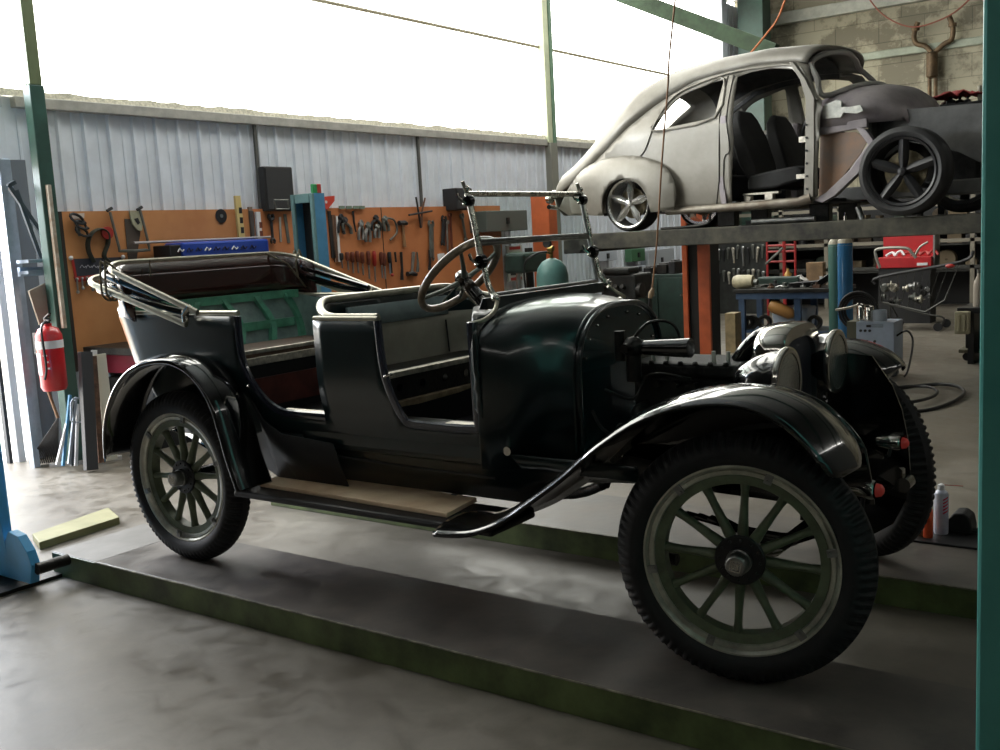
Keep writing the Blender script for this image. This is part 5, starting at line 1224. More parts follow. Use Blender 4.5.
# ------------------------------------------------ foreground: blue lift post, teal post, wooden board
BLP = mat('bright_blue_lift_paint', (.09, .42, .80), .4, var=.12, scale=5)
t = thing('lift_post', 'bright blue lift post at the left edge of the picture', 'post', (-1.07, -.40, FL))
MB().bb((-1.32, -.52, FL), (-1.08, -.30, 3.2)).obj('column', BLP, t, smooth=0, bevel=.012)
MB().bb((-1.32, -.60, FL), (-.74, -.20, FL+.02)).obj('base_plate', DSTEEL, t, smooth=0)
b = MB(); P = [(-1.08, FL+.03), (-1.08, .46), (-.955, .46), (-.90, .05), (-.90, .10), (-.86, .155), (-.77, .14), (-.70, .07), (-.67, .0), (-.70, FL+.03)]
b.prism(P, lambda u, v, d_: V((u, -.44+d_, v)), .05); b.obj('gusset', BLP, t, smooth=0, bevel=.006)
MB().cyl((-.66, -.42, -.02), (-.66, -.25, -.02), .03, seg=14).obj('pivot_pin', DSTEEL, t)
TEALP = mat('teal_lift_paint', (.06, .26, .235), .4, c2=(.08, .33, .29), scale=2.5, rvar=.1)
t = thing('lift_post', 'tall teal green lift post filling the right edge of the picture', 'post', (3.9, -.40, FL))
MB().bb((3.715, -.48, FL), (4.05, -.22, 4.2)).obj('column', TEALP, t, smooth=0, bevel=.01)
MB().bb((3.60, -.60, FL), (4.2, -.15, FL+.02)).obj('base_plate', DSTEEL, t, smooth=0)
p = [at(2, FL, *q) for q in ((33, 541), (40, 550), (120, 524), (109, 514))]
b = MB(); b.add([tuple(v) for v in p]+[tuple(v+V((0, 0, .045))) for v in p], [(3, 2, 1, 0), (4, 5, 6, 7), (0, 1, 5, 4), (1, 2, 6, 5), (2, 3, 7, 6), (3, 0, 4, 7)])
tag(b.obj('wooden_board', mat('greenish_old_timber', (.20, .19, .085), .7, c2=(.28, .26, .13), scale=5), smooth=0, bevel=.004), 'short greenish wooden board lying on the floor behind the near ramp end', 'board')

# ================================================================== RIGHT: workshop beyond the cars
def T(name, label, cat, loc, g=None): return thing(name, label, cat, loc, 0, g)
DG = mat('dark_green_bench', (.015, .035, .028), .5, var=.3); BLB = mat('blue_bench_paint', (.025, .055, .11), .45, var=.25)
# blue bench with clutter
BYb = 9.6
t = T('workbench', 'blue steel workbench with a littered top below the lifted saloon', 'workbench', (-.55, BYb, FL))
bx0 = at(1, BYb, 733, 292).x; bx1 = at(1, BYb, 838, 292).x; bz_ = at(1, BYb, 780, 289).z
MB().bb((bx0, BYb, bz_-.05), (bx1, BYb+.75, bz_)).obj('top', DSTEEL, t, smooth=0, bevel=.006)
MB().bb((bx0+.03, BYb+.02, bz_-.13), (bx1-.03, BYb+.05, bz_-.05)).obj('apron', BLB, t, smooth=0)
for x in (bx0+.06, (bx0+bx1)/2+.12, bx1-.12):
    for y in (BYb+.03, BYb+.65): MB().bb((x, y, FL), (x+.08, y+.06, bz_-.05)).obj('leg', BLB, t, smooth=0)
MB().bb((bx0+.05, BYb+.05, .08), (bx1-.05, BYb+.7, .11)).obj('lower_shelf', BLB, t, smooth=0)
def bp(px, py, dy=.2): p = at(1, BYb+dy, px, py); p.z = bz_; return p
# casting, tray, bottles, parts on the bench
p = bp(744, 284); tt = T('gear_housing', 'cream cast cylinder housing at the left end of the blue bench', 'housing', p)
MB().lathe([(.001, -.14), (.07, -.14), (.09, -.10), (.09, .08), (.075, .13), (.001, .14)], 20, p+V((0, 0, .09)), 'X').obj('drum', mat('cream_casting', (.40, .36, .24), .5, var=.3), tt)
MB().cyl(p+V((.14, 0, .08)), p+V((.19, 0, .08)), .04, seg=12).obj('spigot', TG, tt)
random.seed(11)
names = [('bolt_heap_part', 'knobbly grey casting', 'casting'), ]
for k in range(14):
    px = 757+k*4.6; p = bp(px, 284, random.uniform(.08, .5)); r = random.uniform(.03, .06)
    m_ = [TS, TG, DSTEEL, mat('rust_brown', (.10, .05, .03), .8), TD][k % 5]
    b = MB()
    if k % 3 == 0: b.lathe([(.001, 0), (r, 0), (r, r*.5), (r*.5, r*.6), (r*.5, r*1.4), (.001, r*1.4)], 14, p); nm = 'flanged_part'
    elif k % 3 == 1: b.bb(p+V((-r, -r*.6, 0)), p+V((r, r*.6, r*.9))); b.cyl(p+V((0, 0, r*.9)), p+V((0, 0, r*1.7)), r*.4, seg=10); nm = 'machined_part'
    else: b.tube(smoothpts([p+V((-r*1.6, 0, r*.3)), p+V((0, r*.4, r*.8)), p+V((r*1.6, 0, r*.3))], 4), r*.25, 8); b.cyl(p+V((r*1.2, 0, 0)), p+V((r*1.2, 0, r)), r*.5, seg=10); nm = 'linkage_part'
    tag(b.obj(nm, m_, smooth=30, bevel=.002), 'small loose metal part lying on the blue bench', 'metal part', 'loose metal parts on the blue bench')
p = bp(812, 284, .3); tt = T('parts_tray', 'long dark trough tipped on the right end of the blue bench', 'tray', p)
b = MB(); b.loft([[p+V((-.26, -.10, .06)), p+V((-.22, -.06, .0)), p+V((-.22, .06, .0)), p+V((-.26, .10, .06))], [p+V((.10, -.10, .08)), p+V((.10, -.06, .01)), p+V((.10, .06, .01)), p+V((.10, .10, .08))], [p+V((.30, -.11, .20)), p+V((.30, -.06, .13)), p+V((.30, .06, .13)), p+V((.30, .11, .20))]], False); b.obj('trough', TD, tt, solid=.012, smooth=0)
MB().bb(p+V((.14, -.13, .11)), p+V((.17, -.11, .14))).obj('bright_catch', TWH, tt, smooth=0)
p = bp(799, 284, .55); tt = T('rag', 'crumpled white rag on the blue bench beside the dark trough', 'rag', p)
b = MB(); n_ = 9
vs = [p+V((-.13+.26*i/(n_-1), -.08+.16*j/(n_-1), .05+.10*abs(math.sin(i*1.7+j*.9))*(1-abs(i-4)/5))) for i in range(n_) for j in range(n_)]
b.add(vs, [(i*n_+j, i*n_+j+1, (i+1)*n_+j+1, (i+1)*n_+j) for i in range(n_-1) for j in range(n_-1)]); b.obj('cloth', mat('white_cloth', (.6, .58, .56), .8), tt, solid=.005)
p = bp(817, 284, .65); tag(MB().bb(p+V((-.12, -.06, 0)), p+V((.10, .06, .30))).obj('cardboard_box', mat('brown_box', (.24, .15, .08), .8, var=.3), smooth=0, bevel=.005), 'brown cardboard box at the back right of the blue bench', 'box')
p = bp(788, 284, .6); tag(MB().lathe([(.001, 0), (.045, 0), (.045, .16), (.015, .20), (.015, .23), (.001, .23)], 16, p).obj('oil_bottle', mat('amber_plastic', (.45, .24, .05), .4)), 'amber plastic bottle standing mid bench behind the loose parts', 'bottle')
p = at(1, BYb+.35, 775, 281); tag(MB().bb((p.x-.28, BYb+.45, bz_), (p.x+.28, BYb+.6, bz_+.13)).obj('long_casting', DG, smooth=0, bevel=.02), 'long dark green casting lying at the back of the blue bench', 'casting')
# lower shelf items
p = at(1, BYb+.25, 792, 315); tag(MB().loft([[V((p.x-.24+w_, BYb+.15, z)), V((p.x+.24-w_, BYb+.15, z)), V((p.x+.24-w_, BYb+.5, z)), V((p.x-.24+w_, BYb+.5, z))] for z, w_ in ((.11, .04), (.38, .0), (.40, .01))], True, False, True).obj('plastic_tub', mat('pale_blue_tub', (.38, .44, .52), .45), smooth=0, bevel=.01), 'pale blue plastic tub on the lower shelf of the blue bench', 'tub')
p = at(1, BYb+.05, 778, 318); tag(MB().lathe([(.001, -.17), (.07, -.17), (.085, -.1), (.075, .12), (.04, .17), (.001, .17)], 18, (0, 0, 0), 'X').add([], []).obj('brown_jug', mat('caramel_plastic', (.40, .20, .06), .4)), 'caramel brown bottle lying on the lower shelf of the blue bench', 'bottle')
o = bpy.data.objects['brown_jug']; o.location = (p.x, BYb+.1, .30); o.rotation_euler = (0, R(25), .1)
for k, (px, py) in enumerate(((752, 330), (765, 340), (748, 348), (800, 340), (815, 338))):
    p = at(1, BYb+.2, px, py); r = .09
    tag(MB().lathe([(r*.55, -.03), (r, -.04), (r*1.1, 0), (r, .04), (r*.55, .03)], 24, (p.x, BYb+.2, max(.12+r, p.z)), 'Y', closed=True).obj('pulley', DSTEEL), 'dark round pulley stacked on the lower shelf of the blue bench', 'pulley', 'pulleys on the lower bench shelf')
p = at(1, 9.2, 732, 345); tag(MB().bb((p.x-.09, 9.2, FL), (p.x+.05, 9.4, .38)).obj('timber_offcut', mat('tan_offcut', (.25, .19, .10), .7, var=.3), smooth=0, bevel=.004), 'tan block standing on the floor left of the blue bench', 'block')
# gas cylinders
def gascyl(label, px0, px1, pyt, Yd, m_, cap=None, valve=True, zmin=FL):
    a_ = at(1, Yd, px0, 300).x; c_ = at(1, Yd, px1, 300).x; r = (c_-a_)/2; x = (a_+c_)/2; zt_ = at(1, Yd, (px0+px1)/2, pyt).z
    t = T('gas_cylinder', label, 'gas cylinder', (x, Yd, zmin))
    MB().lathe([(.001, 0+zmin), (r*.9, zmin), (r, zmin+.04), (r, zt_-r*1.1), (r*.9, zt_-r*.6), (r*.6, zt_-r*.2), (.035, zt_), (.001, zt_)], 32, (x, Yd, 0)).obj('cylinder', m_, t, smooth=50)
    if cap: MB().lathe([(r*1.002, zt_-r*1.25), (r*.93, zt_-r*.6), (r*.62, zt_-r*.16), (.03, zt_+.01)], 32, (x, Yd, 0)).obj('painted_shoulder', cap, t, smooth=50)
    if valve:
        MB().cyl((x, Yd, zt_), (x, Yd, zt_+.10), .02, seg=12).cyl((x-.03, Yd, zt_+.10), (x+.03, Yd, zt_+.10), .03, seg=12).cyl((x, Yd-.08, zt_+.06), (x, Yd, zt_+.06), .014, seg=8).obj('valve', mat('brass', (.35, .25, .08), .35, .9), t)
    return t
gascyl('bright blue gas cylinder standing right of the blue bench', 838, 853, 236, 9.3, mat('cylinder_blue', (.03, .14, .30), .25, coat=.6), mat('cream_shoulder', (.35, .32, .24), .5), False)
gascyl('dull green gas cylinder just left of the bright blue one', 829, 842, 238, 9.65, mat('cylinder_green', (.05, .13, .11), .4), mat('cream_shoulder', (.35, .32, .24), .5), False)
g = gascyl('squat teal gas cylinder seen through the lower windscreen glass', 540, 567, 258, 6.2, mat('cylinder_teal', (.10, .21, .20), .4, var=.15))
gx = g.location.x; gz = at(1, 6.2, 553, 258).z
MB().tube(smoothpts([(gx, 6.12, gz+.07), (gx-.10, 6.05, gz+.05), (gx-.25, 6.05, gz-.06), (gx-.28, 6.1, gz-.4), (gx-.2, 6.05, .3)], 5), .012, 8).obj('hose', SATIN, g)
MB().lathe([(.001, -.02), (.045, -.02), (.045, .02), (.001, .02)], 18, (gx+.02, 6.1, gz+.16), 'Y').obj('gauge', SATIN, g)
# hoses near the cylinder
for k in range(3):
    c_ = V((at(1, 9.1, 858, 306).x, 9.1, .42)); P = [c_+V((.22*math.cos(a)*(1-.12*k), .02*k, .22*math.sin(a)*(1-.12*k))) for a in [2*PI*i/28 for i in range(28)]]
    tag(MB().tube(P, .016, 8, closed=True).obj('hose_coil', SATIN), 'loop of black hose hanging beside the blue gas cylinder', 'hose', 'black hose loops beside the blue cylinder')
# grey-blue tester box with pots on top
Yt = 7.6; x0_, x1_ = at(1, Yt, 856, 335).x, at(1, Yt, 894, 335).x; zt_ = at(1, Yt, 875, 322).z; zl = at(1, Yt, 875, 350).z-.05
t = T('battery_charger', 'pale blue grey charger cabinet with round knobs behind the far fender', 'charger', ((x0_+x1_)/2, Yt, FL))
MB().bb((x0_, Yt, FL+.12), (x1_, Yt+.35, zt_)).obj('housing', mat('pale_blue_grey_housing', (.36, .43, .53), .4, var=.1), t, smooth=0, bevel=.01)
MB().bb((x0_-.1, Yt+.02, FL+.12), (x0_-.001, Yt+.35, zt_)).obj('side_panel', mat('olive_side', (.10, .10, .06), .5), t, smooth=0)
xx = lambda f_: x0_+(x1_-x0_)*f_
for f_, z_ in ((.13, zt_-.09), (.25, zt_-.09), (.37, zt_-.09), (.30, zt_-.20), (.5, zt_-.2)): MB().cyl((xx(f_), Yt-.012, z_), (xx(f_), Yt+.01, z_), .014, seg=12).obj('knob', SATIN, t)
MB().bb((xx(.28), Yt-.006, zt_-.055), (xx(.40), Yt+.01, zt_-.030)).obj('display', SATIN, t, smooth=0)
MB().tube([(xx(.42), Yt-.006, zt_-.03), (xx(.72), Yt-.006, zt_-.03), (xx(.72), Yt-.006, zt_-.05), (xx(.42), Yt-.006, zt_-.05)], .003, 5, closed=True).obj('name_slot', TG, t)
for x in (x0_+.03, x1_-.03): MB().cyl((x, Yt+.04, FL+.05), (x, Yt+.01+.1, FL+.05), .05, seg=14).obj('caster', RUBBER, t)
MB().bb((x0_+.02, Yt+.03, FL+.08), (x1_-.02, Yt+.33, FL+.12)).obj('base', SATIN, t, smooth=0)
for px, r, h, l in ((861, .045, .16, 'tall shiny metal pot on the charger cabinet'), (869, .05, .14, 'bright steel can on the charger cabinet'), (880, .07, .10, 'low clear jar on the right of the charger cabinet')):
    x = at(1, Yt+.15, px, 320).x; tag(MB().lathe([(.001, 0), (r, 0), (r, h), (r*.9, h+.01), (r*.85, h), (r*.85, .01), (.001, .01)], 20, (x, Yt+.15, zt_+.001)).obj('metal_can', CHROME if px != 880 else mat('milky_plastic', (.4, .46, .52), .3)), l, 'can')
p = at(1, Yt+.1, 855, 308); tag(MB().tube(smoothpts([(p.x-.2, Yt+.1, p.z-.02), (p.x-.08, Yt+.1, p.z), (p.x, Yt+.12, p.z+.02), (p.x+.03, Yt+.13, p.z+.04)], 4), .012, 8).obj('pipe_end', ALUM), 'pale bent pipe end behind the far headlamp', 'pipe')
x = at(1, Yt+.2, 900, 345).x; tag(MB().tube(smoothpts([(x1_, Yt+.1, zt_-.15), (x1_+.10, Yt+.1, zt_-.10), (x1_+.17, Yt+.05, zt_-.2), (x1_+.14, Yt, FL+.1), (x1_+.1, Yt, FL+.012)], 5), .010, 8).obj('charger_lead', SATIN), 'black lead drooping from the charger cabinet to the floor', 'cable')
# red cabinet behind the trolley
Yr = 13.0; x0_, x1_ = at(1, Yr, 876, 250).x, at(1, Yr, 931, 250).x; zt_ = at(1, Yr, 900, 234).z; zl = at(1, Yr, 900, 268).z
REDC = mat('tool_chest_red', (.42, .015, .02), .35, var=.1)
t = T('tool_chest', 'bright red open lidded tool chest behind the steel trolley', 'tool chest', ((x0_+x1_)/2, Yr, FL))
MB().bb((x0_, Yr+.40, zl), (x1_, Yr+.44, zt_)).obj('lid', REDC, t, smooth=0, bevel=.006)
MB().bb((x0_+.02, Yr+.05, FL), (x1_-.02, Yr+.42, zl)).obj('stand', DARKIN, t, smooth=0)
MB().bb((x0_, Yr+.02, zl), (x1_, Yr+.40, zl+.16)).obj('chest_body', REDC, t, smooth=0, bevel=.008)
MB().bb((x1_-.20, Yr+.005, zl+.03), (x1_-.05, Yr+.02, zl+.07)).obj('maker_plate', TWH, t, smooth=0)
MB().bb((x1_+.005, Yr+.1, zl), (x1_+.03, Yr+.42, zt_)).obj('side_rail', TS, t, smooth=0)
for k in range(6):
    x = x0_+.12+.12*k; tag(MB().tube(smoothpts([(x, Yr+.1, zl+.18), (x+.08, Yr+.15, zl+.23+.02*(k % 2)), (x+.15, Yr+.1, zl+.18)], 3), .02, 8).obj('power_lead', TR if k > 1 else TWH), 'coiled lead or hose piece lying in the red tool chest', 'lead', 'leads in the red tool chest')
# wheeled trolley (shopping cart) with parts
Yk = 12.0
def K(px, py, dy=0): return at(1, Yk+dy, px, py)
t = T('shopping_trolley', 'wire shopping trolley loaded with metal parts at the far right', 'trolley', V((K(915, 300).x, Yk, FL)))
WIR = mat('dull_trolley_wire', (.06, .06, .055), .4, .7)
for dy in (0, .5):
    MB().tube([K(878, 278, dy), K(960, 262, dy), K(945, 300, dy), K(925, 312, dy), K(882, 302, dy)], .014, 6, closed=True).obj('basket_frame', WIR, t)
    for k in range(9): a_ = K(881+8.5*k, 278-1.7*k, dy); c_ = K(883+6.2*k, 302+1.1*k if k < 7 else 309, dy); MB().tube([a_, c_], .005, 5).obj('basket_wire', WIR, t)
    MB().tube(smoothpts([K(884, 303, dy), K(925, 314, dy), K(944, 318, dy), K(938, 330, dy)], 4), .014, 6).obj('lower_frame', WIR, t)
    MB().lathe([(.001, -.02), (.06, -.02), (.06, .02), (.001, .02)], 16, V((K(938, 330).x, Yk+dy, FL+.06)), 'Y').obj('caster', RUBBER, t); MB().lathe([(.001, -.02), (.06, -.02), (.06, .02), (.001, .02)], 16, V((K(890, 330).x, Yk+dy, FL+.06)), 'Y').obj('caster', RUBBER, t)
    MB().tube([K(890, 303, dy), V((K(890, 330).x, Yk+dy, FL+.1))], .012, 6).obj('leg', WIR, t)
    MB().tube(smoothpts([K(875, 284, dy), K(880, 277, dy), K(960, 262, dy), K(973, 252, dy)], 4), .022, 8).obj('handle_side', TD, t)
MB().tube([K(973, 252, 0), K(973, 252, .5)], .022, 8).obj('handle_bar', WIR, t)
MB().sphere(K(950, 266, -.02), .05, (1.3, .7, .6), 12).obj('red_grip', TR, t)
MB().loft([[K(882, 302), K(925, 312)], [K(882, 302, .5), K(925, 312, .5)]], False).obj('basket_base', WIR, t, solid=.01)
random.seed(5)
for k in range(16):
    px = 884+random.random()*48; py = 284+random.random()*18; c_ = K(px, py, .08+.3*random.random()); r = random.uniform(.03, .07)
    b = MB().lathe([(.001, -r), (r*.6, -r), (r*.6, -r*.2), (r, 0), (r, r*.4), (r*.3, r*.5), (.001, r*1.3)], 12, c_, 'XYZ'[k % 3])
    tag(b.obj('metal_scrap', [TG, DSTEEL, TS, ALUM][k % 4]), 'loose metal fitting heaped in the shopping trolley', 'metal fitting', 'metal fittings in the trolley')
t = T('tubular_stand', 'bent pale tubular stand rising above the shopping trolley', 'stand', K(895, 250)); MB().tube(smoothpts([K(880, 268, .3), K(876, 256, .3), K(878, 249, .3), K(905, 248, .3), K(912, 253, .3), K(916, 258, .3)], 4), .022, 8).obj('tube', mat('pale_handle_tube', (.30, .29, .26), .4, .5), t); MB().tube(smoothpts([K(915, 256, .3), K(920, 247, .3), K(928, 242, .3)], 4), .016, 8).obj('tube', mat('pale_handle_tube', (.30, .29, .26), .4, .5), t)
# pallet racking along the back wall
RKM = mat('rack_dark_metal', (.035, .035, .03), .55, var=.3); RKB = mat('rack_pale_rail', (.20, .18, .14), .5)
Yw = 15.6
rack = T('storage_rack', 'long dark storage rack of horizontal rails in front of the block wall', 'rack', (0, Yw, FL))
xa, xb = at(1, Yw, 700, 250).x, 3.2
for x in (xa, xa+1.6, at(1, Yw, 824, 250).x, at(1, Yw, 832, 250).x+.1, at(1, Yw, 970, 250).x): MB().bb((x, Yw, FL), (x+.07, Yw+.07, 2.0)).obj('upright', RKB, rack, smooth=0)
for z in (.55, 1.0, 1.38, 1.62): MB().bb((xa, Yw, z), (xb, Yw+.05, z+.06)).obj('rail', RKB if z > .9 else RKM, rack, smooth=0)
for z in (.5, .95, 1.33): MB().bb((xa, Yw+.05, z), (xb, Yw+.9, z+.03)).obj('shelf', RKM, rack, smooth=0)
MB().bb((xa, Yw+.92, FL), (xb, Yw+.96, 1.9)).obj('back_sheet', DARKIN, rack, smooth=0)
random.seed(21)
kinds = [('storage_box', 'dark closed storage box on the long rack', 'box', 'dark boxes on the long rack'), ('round_tin', 'round dark tin on the long rack', 'tin', 'round tins on the long rack'), ('brake_drum', 'greasy drum part lying on the long rack', 'drum part', 'drum parts on the long rack')]
for zi, z in enumerate((.53, .98, 1.36)):
    x = xa+.15
    while x < 2.9:
        k = random.randrange(3); w_ = random.uniform(.16, .34); h_ = random.uniform(.14, .30); c_ = (x+w_/2, Yw+.25+.2*random.random())
        m_ = [mat('box_black', (.02, .02, .022), .5), mat('box_brown', (.07, .05, .03), .7), DSTEEL, mat('box_greenish', (.04, .06, .04), .6), mat('box_tan', (.16, .12, .07), .7)][random.randrange(5)]
        nm, lb, ct, gr = kinds[k]
        if k == 0: b = MB().bb((x, c_[1], z), (x+w_, c_[1]+.3, z+h_)); b.bb((x-.006, c_[1]-.006, z+h_-.03), (x+w_+.006, c_[1]+.306, z+h_+.005))
        elif k == 1: b = MB().lathe([(.001, 0), (w_*.4, 0), (w_*.4, h_), (w_*.42, h_), (w_*.42, h_+.012), (.001, h_+.012)], 18, (c_[0], c_[1], z))
        else: b = MB().lathe([(.02, -.06), (w_*.45, -.06), (w_*.5, -.03), (w_*.5, .04), (w_*.4, .05), (w_*.2, .09), (.02, .09)], 20, (c_[0], c_[1], z+w_*.5), 'Y')
        tag(b.obj(nm, m_, smooth=35), lb, ct, gr); x += w_+random.uniform(.03, .2)
# red hand truck frame
Yh = 12.6
t = T('hand_truck', 'red tubular ladder frame standing behind the blue bench', 'frame', (at(1, Yh, 785, 260).x, Yh, FL))
RT_ = mat('dark_red_tube', (.30, .02, .02), .45)
for px in (767, 784, 795): p = at(1, Yh, px, 240); MB().tube([(p.x, Yh, FL), (p.x, Yh, p.z+.05)], .03 if px == 784 else .02, 8).obj('upright', RT_, t)
for py in (246, 252, 262): a_ = at(1, Yh, 767, py); c_ = at(1, Yh, 795, py); MB().tube([a_, V((c_.x, Yh, a_.z))], .018, 8).obj('rung', RT_, t)
a_ = at(1, Yh-.1, 766, 264); c_ = at(1, Yh-.1, 783, 248); tag(MB().tube([a_, c_], .02, 8).obj('grey_strut', TG), 'grey diagonal strut leaning in the red ladder frame', 'strut')
# dark shelf/panel of hanging tools behind the lift post (left of bench)
Yp = 14.6; xa, xb = at(1, Yp, 712, 270).x, at(1, Yp, 766, 270).x; za, zb2 = at(1, Yp, 740, 300).z, at(1, Yp, 740, 243).z
t = T('dark_tool_panel', 'dark panel hung with steel tools behind the blue bench', 'tool board', ((xa+xb)/2, Yp, FL)); MB().bb((xa, Yp, FL), (xb, Yp+.05, zb2+.3)).obj('panel', mat('sooty_panel', (.02, .022, .02), .7, var=.4), t, smooth=0)
random.seed(9)
for k in range(22):
    x = xa+.06+(xb-xa-.1)*(k % 11)/10; z1 = zb2-.05-(k//11)*.42-random.random()*.08; L_ = random.uniform(.18, .34)
    b = MB().tube([(x, Yp-.03, z1), (x+random.uniform(-.03, .03), Yp-.03, z1-L_)], [.028, .015], 8); b.sphere((x, Yp-.03, z1), .035, (1, .5, 1), 10)
    tag(b.obj('hanging_tool', [TG, TS, TD, TG, ALUM][k % 5]), 'steel hand tool hanging on the dark panel behind the blue bench', 'hand tool', 'tools on the dark panel')
# green machine/bench cluster between cowl and orange post
Yg = 9.0
def G(px, py, dy=0): return at(1, Yg+dy, px, py)
t = T('engine_stand', 'dark greasy engine block on a green stand behind the cowl', 'engine', V((G(620, 280).x, Yg, FL)))
a_, c_ = G(600, 275), G(636, 300)
MB().bb((a_.x, Yg, c_.z), (c_.x, Yg+.5, a_.z)).obj('block', ENG, t, smooth=0, bevel=.03)
MB().bb((a_.x+.05, Yg-.03, a_.z), (c_.x-.08, Yg+.3, a_.z+.09)).obj('rocker_cover', ENG, t, smooth=0, bevel=.03)
for k in range(4): MB().cyl((a_.x+.08+.1*k, Yg-.03, (a_.z+c_.z)/2), (a_.x+.08+.1*k, Yg-.10, (a_.z+c_.z)/2+.02), .03, seg=10).obj('port_stub', DSTEEL, t)
MB().lathe([(.001, -.03), (.10, -.03), (.10, .03), (.001, .03)], 20, (c_.x+.02, Yg+.1, c_.z+.12), 'X').obj('pulley', DSTEEL, t)
for x in (a_.x, c_.x-.07): MB().bb((x, Yg+.02, FL), (x+.07, Yg+.09, c_.z)).obj('leg', DG, t, smooth=0); MB().bb((x, Yg+.4, FL), (x+.07, Yg+.47, c_.z)).obj('leg', DG, t, smooth=0)
a_, c_ = G(637, 275, 1.2), G(682, 350, 1.2)
t = T('steel_cupboard', 'dark green steel cupboard left of the orange lift post', 'cupboard', ((a_.x+c_.x)/2, Yg+1.4, FL))
MB().bb((a_.x, Yg+1.2, FL), (c_.x+.1, Yg+1.7, a_.z)).obj('carcass', DG, t, smooth=0, bevel=.01); mid = (a_.x+c_.x)/2
for x0q, x1q in ((a_.x+.02, mid-.01), (mid+.01, c_.x+.08)):
    dd_ = MB().bb((x0q, Yg+1.18, FL+.08), (x1q, Yg+1.2, a_.z-.05)).obj('door', DG, t, smooth=0, bevel=.004); MB().cyl((x1q-.05, Yg+1.15, .55), (x1q-.05, Yg+1.18, .55), .014, seg=8).obj('handle', TG, dd_)
for k, (px, w_, h_) in enumerate(((645, .12, .10), (658, .16, .14), (670, .10, .18))):
    x = G(px, 270, 1.3).x; tag(MB().bb((x, Yg+1.25, a_.z+.001), (x+w_, Yg+1.5, a_.z+h_)).bb((x+.02, Yg+1.27, a_.z+h_), (x+w_-.02, Yg+1.48, a_.z+h_+.02)).obj('parts_bin', [SATIN, DSTEEL, TD][k], smooth=0, bevel=.01), ['low black bin', 'wide grey bin', 'tall dark bin'][k]+' on top of the dark green cupboard', 'bin')
# white switch panels on the cladding
def wallbox(label, x0, x1, ya_, yb_, m_, name='switch_box', cat='switch box', dep=.12):
    a_ = at(0, WX+.05+dep, x0, yb_); c_ = at(0, WX+.05+dep, x1, ya_)
    t = thing(name, label, cat, (WX+.1, (a_.y+c_.y)/2, a_.z)); MB().bb((WX+.04, a_.y, a_.z), (WX+.05+dep, c_.y, c_.z)).obj('box', m_, t, smooth=0, bevel=.01)
    MB().bb((WX+.05+dep, (a_.y+c_.y)/2-.03, (a_.z+c_.z)/2-.04), (WX+.07+dep, (a_.y+c_.y)/2+.03, (a_.z+c_.z)/2+.04)).obj('switch', TD, t, smooth=0)
wallbox('pale blue grey switch box on the cladding behind the windscreen', 598, 617, 250, 262, mat('pale_box', (.42, .46, .52), .5))
wallbox('green switch box on the wall left of the hanging cord', 632, 645, 248, 262, mat('green_box', (.05, .14, .07), .5))
wallbox('white fuse box below the green switch box', 634, 646, 265, 273, mat('pale_box', (.42, .46, .52), .5))
wallbox('bright electrical panel on the wall right of the green box', 649, 674, 248, 272, mat('pale_box2', (.38, .41, .45), .5))
wallbox('grey wall cabinet seen through the upper windscreen glass', 487, 527, 210, 232, mat('dim_cab', (.12, .13, .12), .6), 'wall_cabinet', 'cabinet', .3)
t = thing('poster_board', 'white board with red and dark label strips seen through the windscreen', 'notice board', wpt(515, 262)); 
a_, c_ = wpt(509, 282), wpt(522, 245)
MB().bb((PX-.03, a_.y, a_.z), (PX+.0, c_.y, c_.z)).obj('board', mat('pale_notice', (.45, .46, .42), .6), t, smooth=0)
for k in range(7):
    z = a_.z+(c_.z-a_.z)*(k+.5)/7; MB().bb((PX, a_.y+.05, z-.02), (PX+.004, c_.y-.05, z+.02)).obj('strip', [TR, TD, mat('pale_green_label', (.3, .4, .3), .6)][k % 3], t, smooth=0)
# dark machinery seen through the windscreen
Ym = 7.6; p = at(1, Ym, 500, 275)
t = T('drill_press', 'dark bench drill seen through the windscreen beside the teal cylinder', 'drill press', (at(1, Ym, 530, 280).x, Ym, FL)); x = t.location.x
MB().cyl((x, Ym, FL), (x, Ym, 1.35), .05, seg=14).obj('column', DSTEEL, t); MB().bb((x-.25, Ym-.25, FL), (x+.25, Ym+.25, FL+.08)).obj('base', DSTEEL, t, smooth=0, bevel=.02); MB().bb((x-.15, Ym-.35, 1.05), (x+.15, Ym+.2, 1.30)).obj('head', DG, t, smooth=0, bevel=.04); MB().bb((x-.2, Ym-.35, .66), (x+.2, Ym+.02, .70)).obj('table', DSTEEL, t, smooth=0); MB().cyl((x, Ym-.25, .85), (x, Ym-.25, 1.05), .03, seg=12).obj('spindle', TS, t)
# right side: posts, bottle, crate, dolly
Yq = 8.7
def Q(px, py, dy=0): return at(1, Yq+dy, px, py)
t = T('side_table', 'dark low table at the right edge behind the teal post', 'table', (Q(975, 300).x+.2, Yq, FL)); a_ = Q(957, 308)
MB().bb((a_.x, Yq, a_.z-.06), (a_.x+1.2, Yq+.6, a_.z)).obj('top', TD, t, smooth=0, bevel=.006)
for x in (a_.x+.10, a_.x+1.1): MB().bb((x, Yq+.05, FL), (x+.06, Yq+.55, a_.z-.06)).obj('leg', TD, t, smooth=0)
p = Q(972, 290); t = T('plastic_bottle', 'tall cream plastic bottle on the low table by the teal post', 'bottle', (p.x, Yq+.2, a_.z))
MB().lathe([(.001, 0), (.055, 0), (.055, .22), (.05, .27), (.02, .33), (.02, .36), (.001, .36)], 20, (p.x+.03, Yq+.2, a_.z+.001)).obj('bottle_body', mat('cream_plastic', (.45, .40, .33), .45), t); MB().cyl((p.x+.03, Yq+.2, a_.z+.36), (p.x+.03, Yq+.2, a_.z+.40), .022, seg=12).obj('cap', TR if False else TG, t)
